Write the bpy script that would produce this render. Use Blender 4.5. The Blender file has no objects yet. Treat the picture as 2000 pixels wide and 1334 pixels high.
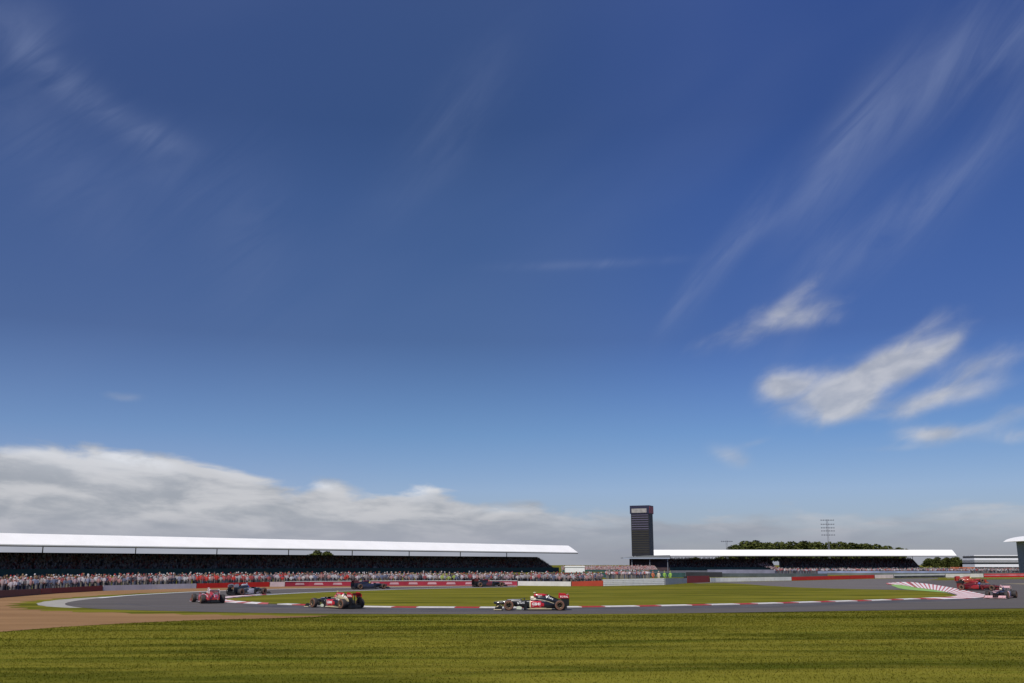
import bpy, bmesh, math, random
import numpy as np
from mathutils import Vector, Matrix
from mathutils.geometry import tessellate_polygon
from mathutils.bvhtree import BVHTree

R = math.radians
random.seed(7); rng = np.random.default_rng(7)
S = bpy.context.scene
COL = S.collection

# ------------------------------------------------------------ camera
F = 1944.4            # focal length in photo pixels (35 mm on 36 mm)
PITCH = math.atan(436 / F)
CAMH = 2.9
cd = bpy.data.cameras.new('camera'); cam = bpy.data.objects.new('camera', cd); COL.objects.link(cam)
cam.location = (0, 0, CAMH); cam.rotation_euler = (math.pi/2 + PITCH, 0, 0)
cd.lens = 35; cd.sensor_width = 36; cd.clip_start = 0.5; cd.clip_end = 9000
S.camera = cam

def ray(u, v):
    a = (u-1000)/F; b = (667-v)/F
    return a, math.cos(PITCH) - b*math.sin(PITCH), math.sin(PITCH) + b*math.cos(PITCH)
def G(u, v, z=0.0):                     # ground position for a line of sight
    x, y, w = ray(u, v); t = (z-CAMH)/w
    return (x*t, y*t)
def P(u, v, Y):                         # point at depth Y
    x, y, w = ray(u, v); t = Y/y
    return (x*t, Y, CAMH + w*t)
def az_el(u, v):
    x, y, w = ray(u, v); n = math.sqrt(x*x+y*y+w*w)
    return math.degrees(math.atan2(x, y)), math.degrees(math.asin(w/n))

# ------------------------------------------------------------ light
SUN_EL = 54.0
SUN_AZ = 200.0        # degrees clockwise from +Y: behind the camera, to its left
sl = bpy.data.lights.new('sun', 'SUN'); sl.energy = 4.0; sl.angle = R(0.53); sl.color = (1.0, .955, .88)
so = bpy.data.objects.new('sun', sl); COL.objects.link(so)
sd = Vector((math.sin(R(SUN_AZ))*math.cos(R(SUN_EL)), math.cos(R(SUN_AZ))*math.cos(R(SUN_EL)), math.sin(R(SUN_EL))))
so.rotation_euler = sd.to_track_quat('Z', 'Y').to_euler(); so.location = sd*100
S.view_settings.view_transform = 'Standard'; S.view_settings.look = 'None'
S.view_settings.exposure = 0.0; S.view_settings.gamma = 1.0
try: S.view_settings.use_curve_mapping = False
except Exception: pass

# ------------------------------------------------------------ node helper
class NT:
    def __init__(s, nt): s.nt = nt; s.L = nt.links
    def n(s, t, **k):
        nd = s.nt.nodes.new(t)
        for a, b in k.items(): setattr(nd, a, b)
        return nd
    def put(s, sock, v):
        if isinstance(v, bpy.types.NodeSocket): s.L.new(v, sock)
        else:
            if sock.type in ('RGBA',) and hasattr(v, '__len__') and len(v) == 3: v = (*v, 1)
            sock.default_value = v
    def m(s, op, a, b=0.0, c=0.0, clamp=False):
        nd = s.n('ShaderNodeMath', operation=op, use_clamp=clamp)
        s.put(nd.inputs[0], a); s.put(nd.inputs[1], b)
        if op in ('MULTIPLY_ADD',): s.put(nd.inputs[2], c)
        return nd.outputs[0]
    def xyz(s, x, y, z):
        nd = s.n('ShaderNodeCombineXYZ')
        s.put(nd.inputs[0], x); s.put(nd.inputs[1], y); s.put(nd.inputs[2], z); return nd.outputs[0]
    def noise(s, vec, scale=1.0, detail=4.0, rough=.55, dist=0.0):
        nd = s.n('ShaderNodeTexNoise'); s.put(nd.inputs['Vector'], vec)
        nd.inputs['Scale'].default_value = scale; nd.inputs['Detail'].default_value = detail
        nd.inputs['Roughness'].default_value = rough; nd.inputs['Distortion'].default_value = dist
        return nd.outputs['Fac']
    def rng(s, v, a, b, c=0.0, d=1.0, smooth=True):
        nd = s.n('ShaderNodeMapRange', interpolation_type='SMOOTHSTEP' if smooth else 'LINEAR')
        s.put(nd.inputs[0], v); s.put(nd.inputs[1], a); s.put(nd.inputs[2], b); s.put(nd.inputs[3], c); s.put(nd.inputs[4], d)
        return nd.outputs[0]
    def mix(s, f, a, b, blend='MIX'):
        nd = s.n('ShaderNodeMix', data_type='RGBA', blend_type=blend)
        s.put(nd.inputs[0], f); s.put(nd.inputs[6], a); s.put(nd.inputs[7], b); return nd.outputs[2]
    def ramp(s, f, stops):
        nd = s.n('ShaderNodeValToRGB'); cr = nd.color_ramp
        while len(cr.elements) > 1: cr.elements.remove(cr.elements[-1])
        cr.elements[0].position = stops[0][0]; cr.elements[0].color = (*stops[0][1], 1)
        for p, c in stops[1:]:
            e = cr.elements.new(p); e.color = (*c, 1)
        s.put(nd.inputs[0], f); return nd.outputs[0]

# ------------------------------------------------------------ sky
W = bpy.data.worlds.new('World'); S.world = W; W.use_nodes = True
nt = W.node_tree; nt.nodes.clear(); w = NT(nt)
sky = w.n('ShaderNodeTexSky', sky_type='NISHITA'); sky.sun_disc = False
sky.sun_elevation = R(SUN_EL); sky.sun_rotation = R(SUN_AZ)
sky.air_density = 1.0; sky.dust_density = 0.6; sky.ozone_density = 4.0; sky.altitude = 150
tc = w.n('ShaderNodeTexCoord'); sp = w.n('ShaderNodeSeparateXYZ'); w.L.new(tc.outputs['Generated'], sp.inputs[0])
az = w.m('MULTIPLY', w.m('ARCTAN2', sp.outputs[0], sp.outputs[1]), 57.2958)
el = w.m('MULTIPLY', w.m('ARCSINE', sp.outputs[2]), 57.2958)
# clear air: deep blue overhead, milkier and lighter low down
tint = w.ramp(w.m('DIVIDE', el, 40.0, clamp=True), [
    (0.0, (0.587, 0.585, 0.75)), (0.102, (0.662, 0.693, 0.9)), (0.182, (0.502, 0.616, 0.812)), (0.316, (0.367, 0.433, 0.604)), (0.511, (0.388, 0.469, 0.668)), (0.619, (0.362, 0.442, 0.641)), (0.776, (0.454, 0.524, 0.751)), (1.0, (0.454, 0.524, 0.751))])
base = w.mix(1.0, sky.outputs[0], tint, 'MULTIPLY')
def blob(u, v, ru, rv, ang, amp=1.0):
    a0, e0 = az_el(u, v); k = .0295*.95; ru *= k; rv *= k; c, s_ = math.cos(R(ang)), math.sin(R(ang))
    dx = w.m('SUBTRACT', az, a0); dy = w.m('SUBTRACT', el, e0)
    p = w.m('DIVIDE', w.m('ADD', w.m('MULTIPLY', dx, c), w.m('MULTIPLY', dy, s_)), ru)
    q = w.m('DIVIDE', w.m('SUBTRACT', w.m('MULTIPLY', dy, c), w.m('MULTIPLY', dx, s_)), rv)
    d = w.m('ADD', w.m('MULTIPLY', p, p), w.m('MULTIPLY', q, q))
    return w.m('MULTIPLY', w.m('POWER', 2.71828, w.m('MULTIPLY', d, -1.0)), amp)
def total(bl):
    t = blob(*bl[0])
    for b in bl[1:]: t = w.m('ADD', t, blob(*b))
    return t
def rot_noise(ang, sx, sy, detail, rough, dist, off):
    c, s_ = math.cos(R(ang)), math.sin(R(ang))
    p = w.m('ADD', w.m('MULTIPLY', az, c), w.m('MULTIPLY', el, s_)); q = w.m('SUBTRACT', w.m('MULTIPLY', el, c), w.m('MULTIPLY', az, s_))
    return w.noise(w.xyz(w.m('MULTIPLY', p, sx), w.m('MULTIPLY', q, sy), off), 1.0, detail, rough, dist)
# cirrus wisps
cir = total([(1420, 490, 150, 24, 50, .9), (1330, 590, 70, 14, 55, .8), (1640, 300, 170, 42, 52, .95), (1800, 170, 190, 55, 38, .95), (1960, 90, 130, 50, 28, .7),
             (1580, 560, 190, 40, 62, .45), (1800, 400, 250, 36, 30, .65), (1960, 230, 160, 26, 48, .5), (1760, 440, 120, 60, 35, .35), (1500, 440, 120, 20, 28, .5),
             (90, 130, 150, 34, -28, .75), (270, 250, 95, 26, -16, .75), (60, 60, 90, 60, -45, .5), (100, 300, 200, 90, -40, .35), (330, 330, 90, 60, -55, .3),
             (880, 250, 190, 60, 52, .34), (480, 450, 90, 170, 10, .25), (1160, 516, 160, 9, 1, .55)])
wn = rot_noise(44, .10, .50, 5.0, .58, 1.2, 3.1)
cirm = w.m('MULTIPLY', cir, w.rng(wn, .15, .80))
cirm = w.m('ADD', cirm, w.m('MULTIPLY', w.rng(rot_noise(20, .04, .10, 2.0, .5, .4, 9.7), .42, .80), .16))
base = w.mix(w.m('MULTIPLY', w.rng(az, -4.0, 16.0), w.rng(el, 4.0, 13.0)), base, w.mix(1.0, base, (.92, .98, 1.17), 'MULTIPLY'))
base = w.mix(w.m('MULTIPLY', w.rng(az, -4.0, -26.0), 1.0), base, w.mix(1.0, base, (1.12, 1.03, 1.04), 'MULTIPLY'))
col1 = w.mix(w.m('MULTIPLY', cirm, .38, clamp=True), base, (.25, .31, .50))
# fair-weather puffs, upper right
puff = total([(1650, 760, 120, 40, 20, 1.1), (1735, 715, 130, 30, 36, 1.1), (1560, 752, 70, 26, 22, .75), (1515, 745, 42, 30, 10, 1.0), (1835, 685, 75, 18, 34, .9), (1655, 795, 60, 22, 12, .8),
              (1850, 775, 120, 22, 10, .85), (1915, 715, 80, 28, 18, .8), (1780, 800, 60, 16, 20, .6), (1420, 655, 100, 30, 20, .36), (1500, 622, 90, 32, 36, .42), (1555, 585, 80, 20, 38, .38), (1625, 610, 50, 34, 20, .50), (1565, 625, 50, 22, 10, .5),
              (1815, 848, 66, 18, 0, .95), (1900, 836, 90, 14, 8, .5), (1985, 852, 60, 16, 2, .7), (1430, 892, 56, 22, -22, .55), (1990, 800, 60, 18, 8, .5), (240, 775, 40, 11, 0, .5), (1740, 876, 90, 8, 0, .35), (1475, 865, 30, 8, 10, .4), (1860, 980, 70, 7, 4, .35)])
pn = rot_noise(28, .42, .85, 5.0, .55, .5, 5.3)
pm = w.rng(w.m('ADD', puff, w.m('MULTIPLY', w.m('MULTIPLY', w.m('SUBTRACT', pn, .5), 1.3), w.m('POWER', puff, .5))), .10, 1.45)
psh = rot_noise(12, .5, 1.1, 4.0, .5, .3, 8.8)
pcol = w.mix(w.rng(psh, .3, .7), (.42, .44, .49), (.60, .60, .62))
col2 = w.mix(w.m('MULTIPLY', pm, .80), col1, pcol)
# low bank on the left with a ragged top, thinning to the right
prof = w.n('ShaderNodeFloatCurve'); cv = prof.mapping.curves[0]
pts = [(-300, 850), (0, 868), (130, 874), (280, 884), (400, 903), (520, 936), (580, 950), (640, 940), (700, 960), (760, 952), (820, 944), (870, 962), (960, 986), (1080, 990), (1200, 1006), (1330, 1012), (1500, 1004), (1600, 990), (1750, 1000), (1900, 985), (2050, 975), (2300, 965)]
def cx(u, v): a, e = az_el(u, v); return (a+50)/100, e/12
cpts = [cx(*p) for p in pts]
cv.points[0].location = (0, cpts[0][1]); cv.points[1].location = (1, cpts[-1][1])
for p in cpts: cv.points.new(*p)
prof.mapping.update()
w.put(prof.inputs['Value'], w.m('DIVIDE', w.m('ADD', az, 50.0), 100.0, clamp=True))
top = w.m('MULTIPLY', prof.outputs[0], 12.0)
en = rot_noise(-3, .30, .9, 5.0, .52, .4, 1.7)
below = w.m('ADD', w.m('SUBTRACT', top, el), w.m('MULTIPLY', w.m('SUBTRACT', en, .5), 2.2))
bm_ = w.rng(below, -.15, .55)
right = w.rng(az, -2.0, 9.0)                     # soft and patchy towards the right
patch = w.rng(rot_noise(2, .18, 1.15, 4.0, .55, .3, 6.4), .40, .72)
bank = w.m('MULTIPLY', bm_, w.m('SUBTRACT', 1.0, w.m('MULTIPLY', right, w.m('SUBTRACT', 1.0, w.m('MULTIPLY_ADD', patch, .5, .40)))))
bsh = rot_noise(-2, .20, .80, 5.0, .56, .25, 2.2)
hl = total([(265, 897, 75, 14, -8, 1.1), (60, 882, 120, 10, 0, .45), (150, 905, 150, 26, -6, .35), (455, 925, 60, 10, -14, .4), (630, 948, 42, 10, -4, 1.0), (790, 958, 75, 10, 4, 1.0), (820, 968, 50, 14, 0, .5), (960, 996, 60, 8, 0, .35)])
edge = w.m('MULTIPLY', w.m('MULTIPLY', hl, 1.0, clamp=True), w.rng(rot_noise(0, .5, 1.2, 4.0, .6, .3, 4.4), .05, .55))
bcol = w.mix(w.rng(bsh, .36, .64), (.35, .375, .42), (.57, .575, .60))
bcol = w.mix(w.m('MULTIPLY', w.rng(el, 3.2, .9), .75), bcol, w.mix(w.rng(az, -6.0, 8.0), (.345, .365, .435), (.275, .298, .38)))
bcol = w.mix(w.m('MULTIPLY', edge, .75), bcol, (.80, .82, .87))
col3 = w.mix(w.m('MULTIPLY', bank, .95), col2, bcol)
# everything at or below eye level fades to the pale horizon
SKYK = 0.1
scl = w.n('ShaderNodeVectorMath', operation='SCALE')
bg = w.n('ShaderNodeBackground'); out = w.n('ShaderNodeOutputWorld')
# clouds are given as picture-level radiance, sky as Nishita radiance x SKYK: bring clouds to the same scale
def up(c): return tuple(x/SKYK for x in c)
for nd in nt.nodes:
    pass
w.put(bg.inputs[0], col3); bg.inputs[1].default_value = SKYK
w.L.new(bg.outputs[0], out.inputs[0])
nt.nodes.remove(scl)

# cloud colours above were typed as final radiance: rescale those constants
def rescale(nd, idx):
    v = nd.inputs[idx].default_value
    nd.inputs[idx].default_value = (v[0]/SKYK, v[1]/SKYK, v[2]/SKYK, 1)
for nd in nt.nodes:
    if nd.type == 'MIX' and nd.blend_type == 'MIX':
        for i in (6, 7):
            if not nd.inputs[i].is_linked: rescale(nd, i)

# ------------------------------------------------------------ materials
MATS = {}
def mat(name, col, rough=.6, metal=0.0, coat=0.0, vary=0.0, vscale=2.0, bump=0.0, bscale=20.0, spec=.5, attr=None):
    if name in MATS: return MATS[name]
    m = bpy.data.materials.new(name); m.use_nodes = True; n = NT(m.node_tree)
    b = m.node_tree.nodes['Principled BSDF']
    b.inputs['Base Color'].default_value = (*col, 1); b.inputs['Roughness'].default_value = rough
    b.inputs['Metallic'].default_value = metal; b.inputs['Coat Weight'].default_value = coat
    b.inputs['Coat Roughness'].default_value = .08; b.inputs['Specular IOR Level'].default_value = spec
    t = n.n('ShaderNodeTexCoord')
    if attr:
        a = n.n('ShaderNodeAttribute', attribute_name=attr); n.L.new(a.outputs['Color'], b.inputs['Base Color'])
    elif vary:
        f = n.noise(t.outputs['Object'], vscale, 5.0, .6)
        c = n.mix(n.rng(f, .3, .7), tuple(x*(1-vary) for x in col), tuple(min(1, x*(1+vary)) for x in col))
        n.L.new(c, b.inputs['Base Color'])
    if bump:
        bp = n.n('ShaderNodeBump'); bp.inputs['Strength'].default_value = bump; bp.inputs['Distance'].default_value = .02
        n.put(bp.inputs['Height'], n.noise(t.outputs['Object'], bscale, 4.0, .6)); n.L.new(bp.outputs[0], b.inputs['Normal'])
    MATS[name] = m; return m

def ground_mat(name, kind, blade=False):
    m = bpy.data.materials.new(name); m.use_nodes = True; n = NT(m.node_tree)
    b = m.node_tree.nodes['Principled BSDF']; b.inputs['Roughness'].default_value = .95; b.inputs['Specular IOR Level'].default_value = .03
    t = n.n('ShaderNodeTexCoord'); s = n.n('ShaderNodeSeparateXYZ'); n.L.new(t.outputs['Object'], s.inputs[0])
    x, y = s.outputs[0], s.outputs[1]
    if kind == 'grass':
        # mown in strips along the track: wear and clover follow the strips
        a = n.noise(n.xyz(n.m('MULTIPLY', x, .045), n.m('ADD', n.m('MULTIPLY', y, .30), n.m('MULTIPLY', x, -.018)), 0.0), 1.0, 5.0, .58, 1.1)
        c2 = n.noise(n.xyz(n.m('MULTIPLY', x, .22), n.m('MULTIPLY', y, 1.3), 4.0), 1.0, 6.0, .65, .2)
        f = n.noise(t.outputs['Object'], 3.0, 8.0, .7)
        c = n.mix(n.rng(a, .36, .64), (.070, .076, .006), (.190, .174, .020))
        c = n.mix(n.m('MULTIPLY', n.rng(c2, .42, .7), .42), c, (.25, .205, .030))
        c = n.mix(n.m('MULTIPLY', n.rng(n.noise(n.xyz(n.m('MULTIPLY', x, .10), n.m('MULTIPLY', y, .6), 9.0), 1.0, 4.0, .6), .5, .75), .5), c, (.085, .118, .008))
        c = n.mix(n.m('MULTIPLY', n.rng(f, .35, .75), .22), c, (.055, .058, .004))
        bs, bd = 9.0, .05
    elif kind == 'gravel':
        a = n.noise(n.xyz(n.m('MULTIPLY', x, .06), n.m('MULTIPLY', y, .3), 0.0), 1.0, 5.0, .6)
        f = n.noise(t.outputs['Object'], 14.0, 6.0, .8)
        c = n.mix(n.rng(a, .3, .7), (.205, .112, .052), (.29, .168, .080))
        c = n.mix(n.m('MULTIPLY', n.rng(f, .4, .7), .5), c, (.33, .215, .12))
        bs, bd = 16.0, .04
    else:
        k = 1.0 if kind == 'asphalt' else 1.28
        a = n.noise(n.xyz(n.m('MULTIPLY', x, .05), n.m('MULTIPLY', y, .5), 0.0), 1.0, 5.0, .6)
        f = n.noise(t.outputs['Object'], 9.0, 7.0, .8)
        c = n.mix(n.rng(a, .3, .7), (.096*k, .087*k, .084*k), (.121*k, .109*k, .104*k))
        c = n.mix(n.m('MULTIPLY', n.rng(f, .45, .7), .35), c, (.17*k, .16*k, .155*k))
        rub = n.rng(n.noise(n.xyz(n.m('MULTIPLY', x, .02), n.m('MULTIPLY', y, .9), 7.0), 1.0, 2.0, .5), .5, .7)
        c = n.mix(n.m('MULTIPLY', rub, .4), c, (.075*k, .070*k, .073*k))
        bs, bd = 40.0, .006
        b.inputs['Roughness'].default_value = .85
    if blade:
        at = n.n('ShaderNodeAttribute', attribute_name='Col'); c = n.mix(1.0, c, at.outputs['Color'], 'MULTIPLY')
        n.L.new(c, b.inputs['Base Color']); tr = n.n('ShaderNodeBsdfTranslucent'); n.L.new(c, tr.inputs[0]); ms = n.n('ShaderNodeMixShader'); ms.inputs[0].default_value = .5
        n.L.new(b.outputs[0], ms.inputs[1]); n.L.new(tr.outputs[0], ms.inputs[2]); n.L.new(ms.outputs[0], m.node_tree.nodes['Material Output'].inputs[0]); return m
    n.L.new(c, b.inputs['Base Color'])
    bp = n.n('ShaderNodeBump'); bp.inputs['Strength'].default_value = .6; bp.inputs['Distance'].default_value = bd
    n.put(bp.inputs['Height'], n.noise(t.outputs['Object'], bs, 4.0, .7)); n.L.new(bp.outputs[0], b.inputs['Normal'])
    return m
M_GRASS = ground_mat('mown_grass', 'grass'); M_BLADE = ground_mat('grass_blade', 'grass', True); M_GRAVEL = ground_mat('gravel', 'gravel')
M_ASPH = ground_mat('asphalt', 'asphalt'); M_RUN = ground_mat('runoff_asphalt', 'runoff')

WHITE = mat('white_paint', (.80, .80, .78), .5, vary=.06, vscale=1.5)
KRED = mat('kerb_red', (.42, .020, .018), .55, vary=.2, vscale=3)
KWHITE = mat('kerb_white', (.70, .67, .64), .55, vary=.12, vscale=3)
KGREEN = mat('green_paint', (.24, .42, .09), .6, vary=.15, vscale=2)
CONC = mat('concrete', (.33, .31, .27), .85, vary=.18, vscale=1.2, bump=.3, bscale=8)
DARK = mat('dark_rubber', (.022, .021, .022), .8)
CARBON = mat('carbon_black', (.012, .012, .013), .38, coat=.5)
GREY = mat('grey_steel', (.30, .31, .33), .5, metal=.3, vary=.1)
TEAL = mat('teal_sheet', (.020, .065, .062), .7, vary=.25, vscale=.8)

# ------------------------------------------------------------ mesh helpers
def link(name, me, m=None, parent=None, **props):
    o = bpy.data.objects.new(name, me); COL.objects.link(o)
    if m is not None:
        for q in (m if isinstance(m, (list, tuple)) else [m]): me.materials.append(q)
    if parent is not None: o.parent = parent
    for k, v in props.items(): o[k] = v
    return o
def mesh(vs, fs, mi=None, smooth=False):
    me = bpy.data.meshes.new('m'); me.from_pydata([tuple(v) for v in vs], [], [tuple(f) for f in fs])
    if mi is not None: me.polygons.foreach_set('material_index', mi)
    if smooth: me.polygons.foreach_set('use_smooth', [True]*len(fs))
    me.update(); return me
def thing(name, label, cat, loc=(0, 0, 0), rz=0.0, group=None):
    o = bpy.data.objects.new(name, None); COL.objects.link(o)
    o.location = loc; o.rotation_euler = (0, 0, rz); o.empty_display_size = .3
    o['label'] = label; o['category'] = cat
    if group: o['group'] = group
    return o
def tag(o, label, cat, group=None):
    o['label'] = label; o['category'] = cat
    if group: o['group'] = group
    return o
class MB:
    def __init__(s): s.v = []; s.f = []; s.mi = []; s.sm = []
    def add(s, vs, fs, mi=0, smooth=False):
        k = len(s.v); s.v += [tuple(v) for v in vs]; s.f += [tuple(i+k for i in f) for f in fs]
        s.mi += [mi]*len(fs); s.sm += [smooth]*len(fs); return s
    def box(s, x0, x1, y0, y1, z0, z1, mi=0):
        return s.add([(x0, y0, z0), (x1, y0, z0), (x1, y1, z0), (x0, y1, z0), (x0, y0, z1), (x1, y0, z1), (x1, y1, z1), (x0, y1, z1)],
                     [(0, 3, 2, 1), (4, 5, 6, 7), (0, 1, 5, 4), (1, 2, 6, 5), (2, 3, 7, 6), (3, 0, 4, 7)], mi)
    def bar(s, a, b, r, n=6, mi=0, r2=None, flat=1.0):
        a = Vector(a); b = Vector(b); d = (b-a).normalized(); r2 = r if r2 is None else r2
        u = d.cross(Vector((0, 0, 1)));
        if u.length < 1e-3: u = d.cross(Vector((0, 1, 0)))
        u.normalize(); v = d.cross(u)
        vs = []
        for p, rr in ((a, r), (b, r2)):
            for i in range(n):
                t = 2*math.pi*i/n; vs.append(p + u*math.cos(t)*rr + v*math.sin(t)*rr*flat)
        fs = [(i, i+n, (i+1) % n+n, (i+1) % n) for i in range(n)] + [tuple(range(n)), tuple(range(2*n-1, n-1, -1))]
        return s.add(vs, fs, mi, n > 6)
    def prism(s, poly, y0, y1, mi=0):       # polygon in x,z extruded along y
        n = len(poly); vs = [(x, y0, z) for x, z in poly] + [(x, y1, z) for x, z in poly]
        fs = [tuple(range(n)), tuple(range(2*n-1, n-1, -1))] + [(i, i+n, (i+1) % n+n, (i+1) % n) for i in range(n)]
        return s.add(vs, fs, mi)
    def loft(s, secs, n=20, mi=0, e=2.6, cut=None, smooth=True, mif=None):
        vs = []; k = len(secs)
        for sc in secs:
            x, yc, hw, zb, zt = sc[:5]; ee = sc[5] if len(sc) > 5 else e
            for i in range(n):
                t = 2*math.pi*(i+.5)/n; c, q = math.cos(t), math.sin(t)
                y = yc + hw*math.copysign(abs(c)**(2/ee), c); z = (zb+zt)/2 + (zt-zb)/2*math.copysign(abs(q)**(2/ee), q)
                if cut: y, z = cut(x, y, z)
                vs.append((x, y, z))
        fs = []; mm = []
        for j in range(k-1):
            for i in range(n):
                f = (j*n+i, j*n+(i+1) % n, (j+1)*n+(i+1) % n, (j+1)*n+i); fs.append(f)
                mm.append(mif([vs[q] for q in f]) if mif else mi)
        fs += [tuple(range(n-1, -1, -1)), tuple(range((k-1)*n, k*n))]; mm += [mi, mi]
        b = len(s.v); s.v += vs; s.f += [tuple(i+b for i in f) for f in fs]; s.mi += mm
        s.sm += [smooth]*(len(fs)-2) + [False, False]; return s
    def lathe(s, prof, c, n=28, mi=0, mis=None):  # profile (y, r) spun about the y axis through c
        vs = []; m_ = len(prof)
        for i in range(n):
            t = 2*math.pi*i/n
            for y, r in prof: vs.append((c[0]+r*math.cos(t), c[1]+y, c[2]+r*math.sin(t)))
        b = len(s.v); s.v += vs
        for i in range(n):
            for j in range(m_-1):
                a0 = b+i*m_+j; a1 = b+((i+1) % n)*m_+j
                s.f.append((a0, a0+1, a1+1, a1)); s.mi.append(mis[j] if mis else mi); s.sm.append(True)
        return s
    def build(s, name, m, parent=None, **p):
        me = bpy.data.meshes.new(name); me.from_pydata(s.v, [], s.f)
        me.polygons.foreach_set('material_index', s.mi); me.polygons.foreach_set('use_smooth', s.sm)
        me.update()
        bmx = bmesh.new(); bmx.from_mesh(me); bmesh.ops.recalc_face_normals(bmx, faces=bmx.faces); bmx.to_mesh(me); bmx.free()
        return link(name, me, m, parent, **p)

def smooth_px(pts, k=8, closed=False):
    out = []; n = len(pts); q = [Vector(p) for p in pts]
    for i in range(n if closed else n-1):
        if closed: a, b, c, d = q[(i-1) % n], q[i], q[(i+1) % n], q[(i+2) % n]
        else: a, b, c, d = q[max(i-1, 0)], q[i], q[i+1], q[min(i+2, n-1)]
        for j in range(k):
            t = j/k; out.append(.5*((2*b)+(c-a)*t+(2*a-5*b+4*c-d)*t*t+(3*b-a-3*c+d)*t**3))
    if not closed: out.append(q[-1])
    return [tuple(p) for p in out]
def sheet(name, px, z, m, k=8, do_smooth=True, kind='structure', world=False):
    pp = smooth_px(px, k, True) if do_smooth else px
    w_ = pp if world else [G(u, v, z) for u, v in pp]
    v3 = [Vector((a, b, z)) for a, b in w_]
    tr = tessellate_polygon([v3]); fs = []
    for t in tr:
        a, b, c = (v3[i] for i in t); fs.append(tuple(t) if (b-a).cross(c-a).z > 0 else tuple(reversed(t)))
    return link(name, mesh(v3, fs), m, kind=kind)
def polyline_w(px, z=0.0, k=10): return [Vector((*G(u, v, z), z)) for u, v in smooth_px(px, k)]
def resample(pl, step):
    d = [0.0]
    for a, b in zip(pl, pl[1:]): d.append(d[-1]+(b-a).length)
    n = max(2, int(d[-1]/step)+1); out = []; j = 0
    for i in range(n):
        t = d[-1]*i/(n-1)
        while j < len(d)-2 and d[j+1] < t: j += 1
        f = (t-d[j])/max(1e-6, d[j+1]-d[j]); out.append(pl[j].lerp(pl[j+1], min(1, max(0, f))))
    return out, d[-1]
def normals2(pl):
    o = []
    for i in range(len(pl)):
        t = pl[min(i+1, len(pl)-1)]-pl[max(i-1, 0)]; t.z = 0; t.normalize(); o.append(Vector((-t.y, t.x, 0)))
    return o

# ------------------------------------------------------------ ground and track
link('ground', mesh([(-5000, -300, 0), (5000, -300, 0), (5000, 7000, 0), (-5000, 7000, 0)], [(0, 1, 2, 3)]), M_GRASS, kind='structure')
GRAVEL_PX = [(-500, 1287), (0, 1234), (120, 1224.5), (250, 1217), (400, 1210.5), (520, 1208), (610, 1205), (655, 1201.5), (640, 1199), (600, 1190), (560, 1170), (700, 1152), (1010, 1146),
             (1010, 1142.5), (850, 1143), (700, 1143.5), (600, 1144), (525, 1145), (380, 1148.5), (300, 1150.5), (200, 1153), (100, 1159), (0, 1167), (-200, 1184), (-500, 1205)]
sheet('gravel', GRAVEL_PX, .010, M_GRAVEL, do_smooth=False)
# grass verge that rings the outside of the hairpin
TIP = [(1012, 1143.8), (850, 1145.6), (700, 1147.8), (620, 1149.3), (500, 1151.8), (400, 1155.2), (340, 1158), (250, 1163.2), (190, 1168.5), (150, 1173), (128, 1178), (134, 1183), (170, 1187.6), (240, 1191), (400, 1194.8), (520, 1197), (700, 1198.8), (1000, 1199.3), (1250, 1198.4), (1500, 1195.2), (1750, 1191.5), (2000, 1187.8), (2300, 1183)]
def offset_px(px, k):   # grow about the hairpin centre in world space
    return px
outer = [Vector((*G(u, v), 0)) for u, v in smooth_px(TIP, 6)]
nn = normals2(outer)
def edge_band(name, i0, i1, d0, d1, z, m, wobble=0.0):
    vs = []; fs = []
    for i in range(i0, i1+1):
        t = (i-i0)/max(1, i1-i0); k = math.sin(math.pi*t)**.35 if wobble else 1
        kk = k*(1+wobble*math.sin(i*1.7)*.4)
        a = outer[i]-nn[i]*d0; b = outer[i]-nn[i]*(d0+(d1-d0)*kk); vs += [(a.x, a.y, z), (b.x, b.y, z)]
    for i in range(i1-i0): fs.append((2*i, 2*i+1, 2*i+3, 2*i+2))
    o = link(name, mesh(vs, fs), m, kind='structure')
    return o
# normals point to the left of travel; travel is hairpin anticlockwise, so the outside is on the right (-n)
edge_band('grass_verge', 30, 112, -.2, 3.6, .014, M_GRASS, .4)
edge_band('concrete_apron', 44, 72, -.2, 2.0, .018, CONC, .1)
asph = TIP + [(2300, 1131), (2000, 1131.2), (1880, 1132.4), (1800, 1134.6), (1740, 1137.5), (1690, 1143), (1640, 1150), (1400, 1178), (1000, 1184), (640, 1180), (520, 1168), (600, 1160), (780, 1152.5), (900, 1149.3), (1000, 1146.6)]
sheet('track', smooth_px(TIP, 6) + asph[len(TIP):], .022, M_ASPH, do_smooth=False)
sheet('runoff', [(1350, 1138.6), (1400, 1136.8), (1545, 1134.6), (1700, 1130.6), (1830, 1129), (1840, 1132.6), (1780, 1136.5), (1745, 1140), (1760, 1150), (1720, 1156), (1560, 1152), (1450, 1146)], .027, M_RUN, do_smooth=False)
INF_FAR = [(436, 1171), (452, 1168.4), (478, 1165.8), (520, 1162.4), (570, 1159.6), (620, 1157.2), (700, 1154.2), (780, 1151.6), (900, 1148.6), (1010, 1146.6), (1115, 1145.5), (1180, 1145.2), (1290, 1144), (1345, 1140.5), (1400, 1138.6), (1450, 1140.4), (1500, 1144), (1560, 1147.2), (1640, 1149.8), (1700, 1151), (1760, 1152.2), (1810, 1154.6), (1850, 1158.6), (1870, 1163.5)]
INF_NEAR = [(1870, 1163.5), (1845, 1167.3), (1780, 1170.2), (1700, 1173), (1600, 1175.8), (1500, 1178.8), (1400, 1181.2), (1250, 1184.2), (1100, 1186.2), (1000, 1187), (940, 1187), (800, 1186.4), (700, 1185), (600, 1182), (560, 1180.4), (500, 1177.6), (460, 1174.8), (436, 1171)]
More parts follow.
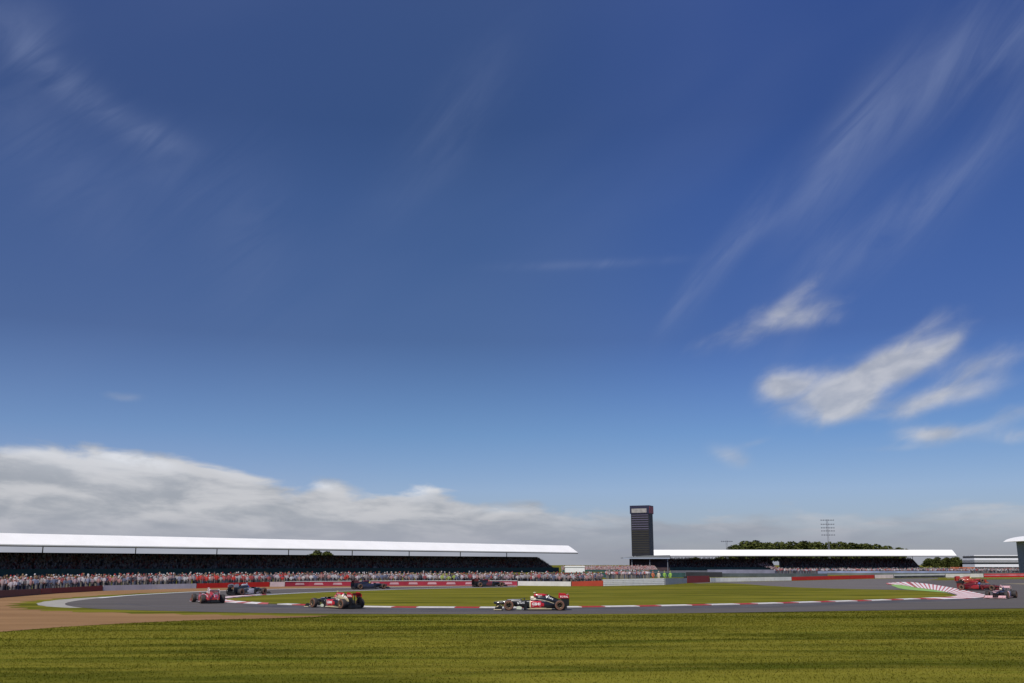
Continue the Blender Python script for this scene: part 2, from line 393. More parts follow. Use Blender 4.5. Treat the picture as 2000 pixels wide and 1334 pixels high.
sheet('infield_grass', smooth_px(INF_FAR, 6)[:-1] + smooth_px(INF_NEAR, 6)[:-1], .034, M_GRASS, do_smooth=False)
sheet('painted_runoff', [(1742, 1141.5), (1770, 1140.5), (1800, 1146), (1850, 1156), (1846, 1157), (1800, 1153.6), (1765, 1150.5), (1748, 1146)], .040, KGREEN)
sheet('service_road', [(1180, 1129), (1300, 1127), (1400, 1124.5), (1600, 1122), (1850, 1120), (2300, 1119), (2300, 1108.8), (1290, 1108.8), (1180, 1113)], .012, mat('service_tarmac', (.075, .075, .08), .9, vary=.25, vscale=.1), do_smooth=False)
sheet('dirt_strip', [(1955, 1139.6), (2050, 1140), (2300, 1141), (2300, 1145), (2050, 1142.6)], .030, mat('dirt', (.33, .27, .15), .95, vary=.2), do_smooth=False)
sheet('verge_strip', [(1740, 1138.6), (1800, 1133.6), (1880, 1131.2), (2300, 1129.6), (2300, 1127.5), (1860, 1128.5)], .031, M_GRASS, do_smooth=False)

def ribbon(name, pl, d0, d1, z0, z1, mats, seg=None, step=.5, kind='structure'):
    pl, L = resample(pl, step); nr = normals2(pl); vs = []; fs = []; mi = []; s = 0
    for i, p in enumerate(pl):
        a = p+nr[i]*d0; b = p+nr[i]*d1; vs += [(a.x, a.y, z0), (a.x, a.y, z1), (b.x, b.y, z1*.9), (b.x, b.y, z0)]
    for i in range(len(pl)-1):
        m = seg(i*L/(len(pl)-1)) if seg else 0
        for j in range(3): fs.append((4*i+j, 4*i+4+j, 4*i+5+j, 4*i+1+j)); mi.append(m)
    me = mesh(vs, fs, mi)
    b_ = bmesh.new(); b_.from_mesh(me); bmesh.ops.recalc_face_normals(b_, faces=b_.faces); b_.to_mesh(me); b_.free()
    return link(name, me, mats, kind=kind)
# white edge lines
ribbon('edge_line', polyline_w(TIP[:9]), -.1, .42, .020, .028, WHITE)
ribbon('edge_line', polyline_w(INF_FAR[3:10]), -.1, .42, .030, .040, WHITE)
ribbon('edge_line', polyline_w([(1850, 1129.8), (2000, 1128.9), (2300, 1127.6)]), 0, .5, .03, .040, WHITE)
RUB = mat('rubbered_asphalt', (.070, .064, .063), .7, vary=.3, vscale=.35)
ribbon('racing_line', polyline_w(INF_NEAR[1:15]), 2.2, 4.4, .023, .026, RUB)
ribbon('skid_mark', polyline_w([(1700, 1180), (1300, 1190), (900, 1193.5), (560, 1191), (330, 1185.5), (230, 1179)]), 0, .30, .024, .0265, RUB)
ribbon('skid_mark', polyline_w([(1650, 1182.4), (1300, 1191.8), (900, 1195.2), (600, 1192.8)]), 0, .30, .024, .0265, RUB)
# kerbs
def stripes(r, wl): return lambda s: 0 if (s % (r+wl)) < r else 1
ribbon('kerb', polyline_w(INF_NEAR[1:15]), -.05, .85, .02, .075, [KRED, KWHITE], stripes(1.7, 2.6), .43)
# wide rumble kerbs at both ends of the infield
def wide_kerb(name, inner, outr, n, z=.07):
    a, _ = resample(polyline_w(inner), .2); b, _ = resample(polyline_w(outr), .2); vs = []; fs = []; mi = []
    def pick(pl, t): x = t*(len(pl)-1); i = min(int(x), len(pl)-2); return pl[i].lerp(pl[i+1], x-i)
    for k in range(n):
        for j, t in enumerate(((k+(.0 if k % 2 == 0 else -.25))/n if k else 0, (k+(1.0 if k % 2 else .75))/n)):
            p, q = pick(a, t), pick(b, t); vs += [(p.x, p.y, .03), (p.x, p.y, z), (q.x, q.y, z-.03), (q.x, q.y, .02)]
        for j in range(3): c = 8*k+j; fs.append((c, c+4, c+5, c+1)); mi.append(k % 2)
    me = mesh(vs, fs, mi); b_ = bmesh.new(); b_.from_mesh(me); bmesh.ops.recalc_face_normals(b_, faces=b_.faces); b_.to_mesh(me); b_.free()
    return link(name, me, [mat('kerb_worn_red', (.46, .10, .09), .6, vary=.3, vscale=2), mat('kerb_worn_white', (.74, .68, .66), .6, vary=.12, vscale=3)], kind='structure')
wide_kerb('kerb', [(520, 1162.6), (478, 1165.8), (452, 1168.4), (436, 1171), (460, 1174.8), (500, 1177.6), (530, 1179)], [(520, 1161.2), (470, 1163.6), (432, 1167), (410, 1171.5), (432, 1176), (490, 1179.6), (530, 1181)], 19)
wide_kerb('kerb', [(1790, 1148.5), (1815, 1151.5), (1850, 1157.5), (1870, 1163.5), (1858, 1166.4), (1845, 1167.3), (1800, 1169.2)], [(1775, 1136.8), (1825, 1142.5), (1880, 1152.5), (1928, 1164), (1905, 1168.5), (1862, 1170.4), (1800, 1171.4)], 41)
wide_kerb('kerb', [(1733, 1141.8), (1760, 1143.2), (1790, 1148.5)], [(1730, 1139.4), (1750, 1137.8), (1775, 1136.8)], 9)

# ------------------------------------------------------------ foreground grass blades
def in_poly(x, y, poly):
    ins = np.zeros(len(x), bool); n = len(poly); j = n-1
    for i in range(n):
        xi, yi = poly[i]; xj, yj = poly[j]
        c = ((yi > y) != (yj > y)) & (x < (xj-xi)*(y-yi)/(yj-yi+1e-12)+xi); ins ^= c; j = i
    return ins
N = 215000
yy = 20 + (66-20)*rng.random(N)**.9; xx = (rng.random(N)*2-1)*(yy*.56+4)
gp = [G(u, v) for u, v in GRAVEL_PX]; tp = [G(u, v) for u, v in TIP] + [(200, 200), (-200, 200)]
keep = ~in_poly(xx, yy, gp); xx, yy = xx[keep], yy[keep]
trk = [(u, v+1.6) for u, v in TIP[12:]]; te = np.array([G(u, v) for u, v in trk]); o_ = np.argsort(te[:, 0])
keep = yy < np.interp(xx, te[o_, 0], te[o_, 1]); xx, yy = xx[keep], yy[keep]; N = len(xx)
h = rng.uniform(.018, .048, N)*(1+.25*(np.sin(xx*.35+np.sin(yy*.9)*2)*np.sin(yy*1.4+xx*.1))); a = rng.random(N)*math.pi; wd = rng.uniform(.006, .014, N)*(yy/24)
ln = rng.uniform(-.04, .04, (N, 2))
V = np.zeros((N, 3, 3)); V[:, 0, 0] = xx-np.cos(a)*wd; V[:, 0, 1] = yy-np.sin(a)*wd; V[:, 1, 0] = xx+np.cos(a)*wd; V[:, 1, 1] = yy+np.sin(a)*wd
V[:, 2, 0] = xx+ln[:, 0]; V[:, 2, 1] = yy+ln[:, 1]; V[:, 2, 2] = h
def np_mesh(name, V, Fc, colr=None):
    me = bpy.data.meshes.new(name); V = V.reshape(-1, 3); k = Fc.shape[1]
    me.vertices.add(len(V)); me.vertices.foreach_set('co', V.ravel().astype(np.float32))
    me.loops.add(Fc.size); me.loops.foreach_set('vertex_index', Fc.ravel().astype(np.int32))
    me.polygons.add(len(Fc)); me.polygons.foreach_set('loop_start', np.arange(len(Fc), dtype=np.int32)*k)
    me.update(calc_edges=True); me.validate()
    if colr is not None:
        at = me.color_attributes.new('Col', 'FLOAT_COLOR', 'POINT'); c4 = np.ones((len(V), 4), np.float32); c4[:, :3] = colr.reshape(-1, 3); at.data.foreach_set('color', c4.ravel())
    return me
tone = rng.random(N)[:, None]; c0 = np.array([.88, .90, .88]); c1 = np.array([1.16, 1.15, 1.1]); cc = c0+(c1-c0)*tone
dry = (rng.random(N) < .03)[:, None]; cc = np.where(dry, np.array([1.7, 1.6, 2.0]), cc)
me = np_mesh('grass_blades', V, np.arange(3*N).reshape(N, 3), np.repeat(cc[:, None, :], 3, 1))
link('grass', me, M_BLADE, kind='stuff', label='rough mown grass in the foreground beside the track', category='grass')

# ------------------------------------------------------------ barriers
BU = [-400, 0, 100, 200, 300, 380, 525, 600, 800, 1000, 1115, 1180, 1300, 1345, 1400, 1545, 1707, 1845, 2000, 2400]
BV = [1206, 1168, 1160, 1154.2, 1151.4, 1149.4, 1146.2, 1145.2, 1144.2, 1143.8, 1145, 1145, 1142.6, 1139, 1136.6, 1134, 1129.8, 1128, 1127.2, 1125.5]
TU = [-400, 0, 80, 200, 380, 525, 600, 800, 1000, 1115, 1179, 1180, 1298, 1342, 1343, 1386, 1388, 1545, 1707, 1845, 2000, 2400]
TV = [1174, 1152.4, 1149.4, 1143.2, 1139.4, 1136.2, 1135.8, 1134.6, 1134.6, 1135.6, 1133.6, 1131, 1129, 1129, 1124.6, 1124, 1128.2, 1126.6, 1122.6, 1120.8, 1119.6, 1118]
def bmat(name, c, **k): return mat('barrier_'+name, c, .55, vary=.10, vscale=.8, bump=.15, bscale=3, **k)
CRIM = bmat('crimson', (.30, .018, .040)); PALE = bmat('faded_pink', (.50, .30, .34))
SECT = [
 (-400, 80, bmat('dull_red', (.125, .018, .015)), None, 'dull dark red tyre barrier at the far left edge'),
 (80.6, 200, bmat('deep_red', (.20, .006, .006)), None, 'deep red tyre barrier above the pale hairpin apron'),
 (201, 383, bmat('cool_white', (.50, .51, .55)), None, 'grey white tyre barrier behind the gravel left of the bright red one'),
 (384.5, 526, bmat('bright_red', (.48, .012, .006)), None, 'plain bright red tyre barrier beyond the hairpin'),
 (527.5, 556, bmat('pinkish', (.62, .50, .50)), None, 'short pinkish white barrier beside the long crimson banner'),
 (557.5, 1010, CRIM, 'blotch', 'very long crimson banner barrier with pale blotches and white top rail'),
 (1011.5, 1115, bmat('warm_white', (.62, .60, .57)), None, 'plain off-white barrier behind the leading black race car'),
 (1116.5, 1178, bmat('brick_red', (.38, .045, .018)), None, 'brick red barrier beside the ribbed white guard rail'),
 (1180, 1298, WHITE, 'rails', 'tall white guard rail with stacked horizontal rails'),
 (1299.5, 1342, bmat('light_grey', (.44, .44, .46)), None, 'plain light grey barrier between white rails and dark red barrier'),
 (1343.5, 1386, bmat('blood_red', (.28, .014, .010)), None, 'short tall dark red barrier below the right grandstand'),
 (1388, 1546, bmat('clean_white', (.72, .71, .69)), None, 'long clean white barrier left of the vivid red one'),
 (1547.5, 1708, bmat('vivid_red', (.60, .016, .006)), None, 'vivid red barrier behind the grey tarmac run-off'),
 (1709.5, 1745, bmat('pale_pink', (.70, .58, .56)), None, 'short pale pink barrier right of the vivid red one'),
 (1746.5, 1846, bmat('banner_white', (.62, .62, .60)), 'dark', 'white banner barrier with a dark smeared band'),
 (1847.5, 1921, bmat('cream', (.66, .63, .57)), None, 'cream white barrier above the rightmost race cars'),
 (1922.5, 2400, bmat('signal_red', (.52, .015, .012)), 'pink', 'red banner barrier with pink band at the right edge')]
GR = 'painted barriers lining the outside of the circuit'
for bi, (u0, u1, m, style, lab) in enumerate(SECT):
    n = max(3, int((u1-u0)/9)); us = np.linspace(u0, u1, n)
    base = [Vector((*G(u, np.interp(u, BU, BV)), 0)) for u in us]
    hts = []
    for u, b in zip(us, base):
        vt = np.interp(u, TU, TV); hts.append(P(u, vt, b.y)[2])
    o = base[0].copy(); t = thing('safety_barrier', lab, 'barrier', o, 0, GR)
    nr = [(q if q.dot(b) < 0 else -q) for q, b in zip(normals2(base), base)]
    pl = [b-o for b in base]
    D = .85
    def strip(f0, f1, z0, z1, off0=0.0, off1=0.0, frac=True):
        mb = MB(); vs = []
        for p, q, hh in zip(pl, nr, hts):
            a = p+q*f0; b = p+q*f1; k0, k1 = (hh*z0, hh*z1) if frac else (z0, z1)
            vs += [(a.x, a.y, k0), (a.x, a.y, k1), (b.x, b.y, k1+off1), (b.x, b.y, k0)]
        fs = []
        for i in range(len(pl)-1):
            for j in range(4): fs.append((4*i+j, 4*i+4+j, 4*i+4+(j+1) % 4, 4*i+(j+1) % 4))
        fs += [(0, 1, 2, 3), tuple(4*(len(pl)-1)+j for j in (3, 2, 1, 0))]
        mb.add(vs, fs); return mb
    if style == 'rails':
        for k in range(4): strip(.0, -.10, .04+k*.245, .04+k*.245+.19).build('rail', m, t)
        for p, q, hh in list(zip(pl, nr, hts))[::2]:
            c = p-q*.2; MB().box(c.x-.08, c.x+.08, c.y-.08, c.y+.08, 0, hh*.98).build('rail_post', GREY, t)
        strip(-.3, -.36, .0, .96).build('backing_panel', bmat('rail_backing', (.50, .50, .50)), t)  # even mid-grey panel closing the gaps behind the rails
    else:
        ms = m; strip(0, -.06, .02, .97).build('front_panel', ms, t)
        # stacked tyres behind the belt
        mb = MB()
        for p0, p1, q, hh in zip(pl, pl[1:], nr, hts):
            L = (p1-p0).length; kk = max(1, int(L/.72))
            for j in range(kk):
                c = p0.lerp(p1, (j+.5)/kk)-q*.46; r = .33
                ring = [(c.x+r*math.cos(x*math.pi/4), c.y+r*math.sin(x*math.pi/4)) for x in range(8)]
                vs = [(x, y, 0) for x, y in ring]+[(x, y, hh*.93) for x, y in ring]
                mb.add(vs, [(x, (x+1) % 8, (x+1) % 8+8, x+8) for x in range(8)]+[tuple(range(8, 16))])
        mb.build('tyre_stack', DARK, t, kind='stuff')
        if style == 'blotch':
            strip(.05, -.25, 1.0, 1.07).build('top_rail', WHITE, t)
            for k in range(2, len(pl)-2, 4):
                p, p2, q, hh = pl[k], pl[k+2], nr[k], hts[k]; a = p+q*.03; b = p2+q*.03; d = b-a; c = a-q*.02; e = b-q*.02
                MB().add([(a.x, a.y, hh*.3), (b.x, b.y, hh*.3), (b.x-d.x*.08, b.y-d.y*.08, hh*.72), (a.x+d.x*.08, a.y+d.y*.08, hh*.72), (c.x, c.y, hh*.3), (e.x, e.y, hh*.3), (e.x-d.x*.08, e.y-d.y*.08, hh*.72), (c.x+d.x*.08, c.y+d.y*.08, hh*.72)],
                         [(0, 1, 2, 3), (7, 6, 5, 4), (0, 4, 5, 1), (3, 2, 6, 7)]).build('banner_patch', PALE, t)
        if style == 'dark': strip(.03, .005, .10, .62).build('banner_band', mat('banner_ink', (.05, .05, .06), .6, vary=.4, vscale=.6), t)
        if style == 'pink': strip(.03, .005, .38, .70).build('banner_band', mat('banner_pink', (.62, .22, .26), .6, vary=.3, vscale=.4), t)

# ------------------------------------------------------------ crowds
SHIRTS = np.array([(.50, .49, .52), (.42, .41, .44), (.58, .55, .55), (.40, .10, .10), (.34, .08, .09), (.12, .14, .22), (.06, .06, .08), (.24, .26, .36), (.46, .34, .34), (.30, .28, .31), (.44, .24, .23), (.14, .12, .13), (.34, .30, .30), (.52, .46, .50), (.36, .26, .30)])
def person_template(full=True):
    mb = MB()
    def ring(z, rx, ry, n=6): return [(rx*math.cos(2*math.pi*i/n), ry*math.sin(2*math.pi*i/n), z) for i in range(n)]
    secs = [(0, .10, .09), (.45, .13, .11), (.88, .17, .12), (1.05, .15, .11), (1.38, .23, .12), (1.46, .10, .07), (1.50, .055, .055)] if full else [(0, .22, .18), (.35, .17, .14), (.62, .23, .13), (.72, .07, .06)]
    n = 6; vs = []; 
    for z, a, b in secs: vs += ring(z, a, b)
    fs = [(j*n+i, j*n+(i+1) % n, (j+1)*n+(i+1) % n, (j+1)*n+i) for j in range(len(secs)-1) for i in range(n)]
    top = secs[-1][0]; tags = []
    for z, a, b in secs: tags += [0 if (full and z < .9) else (2 if z >= top-.01 else 1)]*n
    # head
    k = len(vs); hs = [(top+.01, .06), (top+.08, .095), (top+.18, .095), (top+.25, .05)]
    for z, r in hs: vs += ring(z, r, r*1.05)
    tags += [2]*n + [2]*n + [3]*n + [3]*n
    fs += [(k+j*n+i, k+j*n+(i+1) % n, k+(j+1)*n+(i+1) % n, k+(j+1)*n+i) for j in range(3) for i in range(n)]
    fs += [(k+18, k+19, k+20, k+21), (k+18, k+21, k+22, k+23)]
    # arms
    for s in (-1, 1):
        k = len(vs); sh = top-.13; el_ = sh-.27
        for (x, y, z) in ((s*.22, 0, sh), (s*.27, -.03, el_), (s*.18, -.24, el_-.02 if full else el_+.05)):
            vs += [(x-.045, y, z-.03), (x+.045, y, z-.03), (x+.045, y, z+.04), (x-.045, y, z+.04)]
        tags += [1]*8+[2]*4
        fs += [(k+4*j+i, k+4*j+(i+1) % 4, k+4*j+4+(i+1) % 4, k+4*j+4+i) for j in range(2) for i in range(4)]
    return np.array(vs), np.array(fs), np.array(tags)
TF = person_template(True); TS = person_template(False)
SKIN = np.array([(.48, .28, .20), (.40, .22, .15), (.55, .34, .26), (.20, .10, .07)]); HAIR = np.array([(.05, .03, .02), (.15, .09, .05), (.30, .22, .12), (.60, .58, .56), (.40, .04, .04), (.62, .62, .64), (.08, .08, .10)])
def crowd(name, pos, lab, tpl=TF, dark=1.0, bias=None, face=None):
    v, f, tg = tpl; n = len(pos); pos = np.asarray(pos, float)
    ang = rng.normal(0, .5, n) + (face if face is not None else np.zeros(n)); sc = rng.uniform(.86, 1.04, n)
    c, s = np.cos(ang), np.sin(ang); V = np.empty((n, len(v), 3))
    V[:, :, 0] = (v[None, :, 0]*c[:, None]-v[None, :, 1]*s[:, None])*sc[:, None]+pos[:, 0:1]
    V[:, :, 1] = (v[None, :, 0]*s[:, None]+v[None, :, 1]*c[:, None])*sc[:, None]+pos[:, 1:2]
    V[:, :, 2] = v[None, :, 2]*sc[:, None]+pos[:, 2:3]
    Fc = (f[None]+(np.arange(n)*len(v))[:, None, None]).reshape(-1, 4)
    sh = SHIRTS[rng.integers(0, len(SHIRTS), n)].copy()
    if bias is not None:
        for (x0, x1, col, p) in bias:
            q = (pos[:, 0]/pos[:, 1]*F+1000 > x0) & (pos[:, 0]/pos[:, 1]*F+1000 < x1) & (rng.random(n) < p); sh[q] = col
    sh *= rng.uniform(.8, 1.1, (n, 1))
    pa = np.array([(.09, .10, .15), (.25, .22, .19), (.06, .06, .07), (.16, .15, .17)])[rng.integers(0, 4, n)]
    sk = SKIN[rng.integers(0, len(SKIN), n)]; hr = HAIR[rng.integers(0, len(HAIR), n)]
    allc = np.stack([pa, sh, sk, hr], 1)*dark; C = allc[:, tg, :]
    return link(name, np_mesh(name, V, Fc, C), mat('clothing', (.3, .3, .3), .8, attr='Col', spec=.2), kind='stuff', label=lab, category='crowd')
# people standing behind the barrier on the left and centre
pos = []
for row in range(7):
    u = -260.0
    while u < 1175:
        b = Vector(G(u, np.interp(u, BU, BV))); L = b.length; step = .62/L*F*(1.0)
        d = 1+(1.9+row*.9+rng.uniform(-.3, .3))/L
        if rng.random() < (.9 if row else .8): pos.append((b.x*d, b.y*d, .035*row+.0))
        u += step*rng.uniform(.75, 1.35)*.95
RED = np.array((.52, .05, .04)); GRN = np.array((.40, .50, .12))
crowd('crowd', pos, 'spectators standing behind the barriers from the left edge to the centre', TF, .72, [(-20, 30, RED, .5), (400, 505, RED, .45), (555, 590, RED, .35), (660, 690, RED, .3), (865, 900, GRN, .3)])
# low terrace the crowd stands on
bank = []
us = np.linspace(-400, 1180, 60)
for u in us:
    b = Vector(G(u, np.interp(u, BU, BV))); L = b.length; bank.append([tuple(b*(1+d/L))+(z,) for d, z in ((1.2, 0.01), (1.8, .02), (9.5, .26), (12, .24), (17, .01))])
vs = [p for r in bank for p in r]; fs = [(5*i+j, 5*i+5+j, 5*i+6+j, 5*i+1+j) for i in range(len(us)-1) for j in range(4)]
link('spectator_bank', mesh(vs, fs), M_GRASS, kind='structure')

# ------------------------------------------------------------ grandstands
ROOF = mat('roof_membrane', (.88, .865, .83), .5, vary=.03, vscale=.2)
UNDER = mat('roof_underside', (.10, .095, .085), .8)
SEATS = mat('seat_rows', (.060, .034, .036), .8, vary=.35, vscale=.5)  # kept very dark: deep shade under the roof is put into the seat colour
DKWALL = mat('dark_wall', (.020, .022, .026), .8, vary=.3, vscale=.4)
def grandstand(lab, origin, ang, L, z0, z1, depth, rows, zf, y_start, seat_x0, seat_x1, gap=True, backwall=0.0, ridge=5.0, post=26.0, gaps=()):
    t = thing('grandstand', lab, 'grandstand', origin, ang, 'roofed grandstands behind the circuit')
    # roof: aerofoil with a bright front face
    prof_ = [(0, z0), (0, z0+.25), (ridge*.35, z0+(z1-z0)*.42), (ridge*.7, z0+(z1-z0)*.76), (ridge, z1), (ridge+2.5, z1+.02), (depth*.65, z1-.8), (depth, z0+.75), (depth, z0+.45), (depth*.5, z0+.3)]
    mb = MB(); n = len(prof_); xs = np.linspace(0, L, max(2, int(L/7))); vs = [(x, a, b) for x in xs for a, b in prof_]; fs = []; mi = []; 
    for i in range(len(xs)-1):
        for j in range(n):
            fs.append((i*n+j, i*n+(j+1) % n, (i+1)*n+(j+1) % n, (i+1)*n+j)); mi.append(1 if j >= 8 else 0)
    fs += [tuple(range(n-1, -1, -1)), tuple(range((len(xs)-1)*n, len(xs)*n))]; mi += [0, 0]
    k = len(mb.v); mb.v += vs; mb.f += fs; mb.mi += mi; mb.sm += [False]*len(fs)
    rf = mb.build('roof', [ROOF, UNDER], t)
    MB().box(0, L, -.06, .10, z0-.30, z0-.02).build('gutter', UNDER, rf)
    # stepped seating
    st = MB(); seg = [seat_x0]+[g for gp_ in gaps for g in gp_]+[seat_x1]
    rise = (zf[1]-zf[0])/rows; run = (depth-2-y_start)/rows
    for a, b in zip(seg[::2], seg[1::2]):
        for r in range(rows): st.box(a, b, y_start+r*run, y_start+(r+1)*run, 0.0, zf[0]+r*rise)
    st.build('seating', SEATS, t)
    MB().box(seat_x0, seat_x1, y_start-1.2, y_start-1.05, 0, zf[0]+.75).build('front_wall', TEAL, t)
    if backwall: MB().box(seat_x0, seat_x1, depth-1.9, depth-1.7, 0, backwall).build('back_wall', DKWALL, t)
    for x in np.arange(post*.5, L, post):
        p = MB(); p.bar((x, depth-1, 0), (x, depth-1, z0+.5), .16, 6); p.build('column', GREY, t)
    return t
A = math.atan2(168.0, 151.0)
ax = Vector((math.cos(A), math.sin(A), 0)); bk = Vector((-math.sin(A), math.cos(A), 0))
P0 = Vector((-124.5, 242.0, 0)); P1 = Vector((26.6, 410, 0))
org = P0-ax*45; LL = (P1-org).length
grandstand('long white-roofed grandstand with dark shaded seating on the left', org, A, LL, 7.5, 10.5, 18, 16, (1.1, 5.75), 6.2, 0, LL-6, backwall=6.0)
def seats_pos(org, ax, bk, x0, x1, y0, y1, za, zb, rows, step, fill=.85, skip=(), trim=0):
    o = []
    for r in range(rows):
        t_ = (r+.5)/rows
        if r >= rows-trim: continue
        y = y0+(y1-y0)*t_; z = za+(zb-za)/rows*r+.12
        for x in np.arange(x0, x1, step):
            if rng.random() < fill and not any(a < x < b for a, b in skip):
                p = org+ax*(x+rng.uniform(-.15, .15))+bk*y; o.append((p.x, p.y, z))
    return o
pos = seats_pos(org, ax, bk, 1, LL-7, 6.2, 16, 1.1, 5.75, 16, .75, .82, trim=2)
crowd('crowd', pos, 'seated spectators in the shade of the long left grandstand', TS, .62)  # clothing colours scaled down to deepen the shade under the roof
# right stand
RX0 = (1265-1000)/F*528; RX1 = (1849-1000)/F*528
org2 = Vector((RX0, 528, 0)); L2 = RX1-RX0
X1, Y1 = Vector((1, 0, 0)), Vector((0, 1, 0))
g2 = (66, 71)
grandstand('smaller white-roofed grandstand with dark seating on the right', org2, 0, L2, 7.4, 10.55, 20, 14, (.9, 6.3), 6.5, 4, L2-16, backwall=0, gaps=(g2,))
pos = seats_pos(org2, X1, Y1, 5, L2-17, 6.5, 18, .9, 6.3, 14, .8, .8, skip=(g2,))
crowd('crowd', pos, 'seated spectators in the shade of the right grandstand', TS, .55)  # roof shade partly painted in by darker clothes and skin
# second roof edge behind the tower, left of the right stand
g3 = Vector(((1212-1000)/F*455, 455, 0))
t = thing('grandstand', 'dark low-roofed stand end below the black scoreboard tower', 'grandstand', g3, 0, 'roofed grandstands behind the circuit')
MB().prism([(0, 5.75), (0, 6.0), (10, 6.9), (21, 7.1), (21, 6.1)], 0, 10).build('roof', mat('slate_roof', (.16, .17, .17), .7, vary=.1), t)
MB().box(0, 21, -.12, 0, 5.5, 6.0).build('roof_edge', mat('pale_edge', (.34, .38, .44), .5), t)
mb = MB()
for r in range(10): mb.box(3+r*.1, 21, 1.5+r*.8, 2.3+r*.8, 0, 1.2+r*.48)
mb.build('seating', SEATS, t)
for x in (4, 12, 20): MB().bar((x, 1, 0), (x, 1, 6.0), .15).build('column', GREY, t)
# open terrace between the stands
to = Vector(((1096-1000)/F*430, 430, 0)); TL = (1280-1096)/F*430
t = thing('terrace', 'open spectator terrace between the two white-roofed grandstands', 'terrace', to)
mb = MB()
for r in range(8): mb.box(0, TL, r*1.4, (r+1)*1.4, 0, .25+r*.27)
mb.build('steps', CONC, t); MB().box(0, TL, -.6, -.45, 0, .9).build('front_wall', TEAL, t)
pos = seats_pos(to, X1, Y1, .3, TL-.3, 0, 11.2, .13, 2.29, 8, .62, .93, trim=1)
SHS = SHIRTS.copy(); SHIRTS[:] = SHIRTS*.6+np.array((.42, .22, .22))*.4
crowd('crowd', pos, 'pinkish crowd packed on the open terrace between the grandstands', TS, .9)
# people on the right stand's stairway gap; paler clothes stand in for sunlight
pos = seats_pos(org2, X1, Y1, g2[0]-9, g2[1]-3, 1.5, 5.8, .1, 3.6, 9, .7, .8)
pos = [p for p in pos if abs((p[0]-org2.x) - (g2[1]-4-(p[2]*2.6))) < 3.0]
crowd('crowd', pos, 'spectators on the stairway in front of the right grandstand, sunlight put into clothes', TS, .8)
st = MB()
for r in range(9): st.box(g2[0]-12, g2[1], 1.2+r*.48, 1.2+(r+1)*.48, 0, .1+r*.39)
st.build('stairway', mat('stairs_dark', (.045, .04, .042), .8), None); tag(bpy.data.objects['stairway'], 'dark stairway in front of the right grandstand seating', 'stairway')
SHIRTS[:] = SHS
# white marquee at the right end of the left stand
mo = Vector(((1101-1000)/F*395, 395, 0))
t = thing('marquee', 'white flat-topped marquee at the right end of the long stand', 'marquee', mo)
MB().box(0, 7.6, 0, 4, 0, 2.05).build('walls', WHITE, t)
MB().prism([(-.2, 2.05), (7.8, 2.05), (7.4, 2.5), (.4, 2.5)], -.2, 4.2).build('roof', ROOF, t)
# teal fence and pale hoardings under the right stand
def wall(name, lab, cat, u0, u1, vb, vt, m, depth_=.2, group=None, Y=None, posts=None):
    y = Y or G(u0, vb)[1]; x0 = (u0-1000)/F*y*1.0; x1 = (u1-1000)/F*y; zt = P((u0+u1)/2, vt, y)[2]; zb = max(0, P((u0+u1)/2, vb, y)[2]) if Y else 0
    t = thing(name, lab, cat, (x0, y, 0), 0, group)
    MB().box(0, x1-x0, 0, depth_, zb, zt).build('panel', m, t)
    for x in np.linspace(.2, x1-x0-.2, max(2, int((x1-x0)/6))): MB().bar((x, depth_+.08, 0), (x, depth_+.08, zt+.05), .05).build('post', GREY, t)
    return t
GH = 'low screens between the barriers and the right grandstand'
wall('screen_fence', 'dark teal mesh screen behind the hi-vis marshals', 'fence', 1050, 1330, 1130, 1118.5, TEAL, Y=240, group=GH)
wall('screen_fence', 'dark green screen right of the hi-vis marshals', 'fence', 1331, 1400, 1128, 1117.5, DKWALL, Y=245, group=GH)
wall('hoarding', 'pale lilac grey hoarding strip in front of the right grandstand', 'hoarding', 1372, 1505, 1119.5, 1112.6, mat('lilac_grey', (.20, .20, .25), .6, vary=.2, vscale=.3), Y=330, group=GH)
wall('screen_fence', 'dark slate fence below the lilac hoarding', 'fence', 1395, 1600, 1129, 1120, mat('slate', (.065, .08, .085), .7, vary=.3, vscale=.3), Y=250, group=GH)
wall('hoarding', 'blue and white hoarding strip behind the vivid red barrier', 'hoarding', 1582, 1872, 1121, 1115.5, mat('bluish', (.24, .28, .44), .6, vary=.45, vscale=.12), Y=300, group=GH)
wall('screen_fence', 'grey green fence behind the banner barriers on the right', 'fence', 1600, 2300, 1123, 1118.8, mat('greygreen', (.13, .15, .14), .7, vary=.3, vscale=.2), Y=255, group=GH)
wall('hoarding', 'orange hoarding beside the trees on the right', 'hoarding', 1835, 1882, 1113, 1107.5, mat('orange_sheet', (.42, .12, .05), .6, vary=.3, vscale=.3), Y=400, group=GH)
wall('screen_fence', 'long grey screen under the white office building', 'fence', 1880, 2300, 1117, 1110, mat('midgrey', (.22, .22, .23), .7, vary=.25, vscale=.15), Y=380, group=GH)
pos = []
for u in np.arange(1500, 2200, 2.4):
    for r in range(3):
        if rng.random() < .8: y = 318+r*1.3; pos.append(((u+rng.uniform(-1, 1)-1000)/F*y, y, .1+.1*r))
crowd('crowd', pos, 'thin line of spectators along the foot of the right grandstand', TF, .8)
pos = []
for u in np.arange(1180, 1262, 2.6):
    for r in range(3): y = 208+r*1.1; pos.append(((u-1000)/F*y, y, .02+.05*r))
crowd('crowd', pos, 'small group of spectators in front of the teal screen', TF, 1.0)

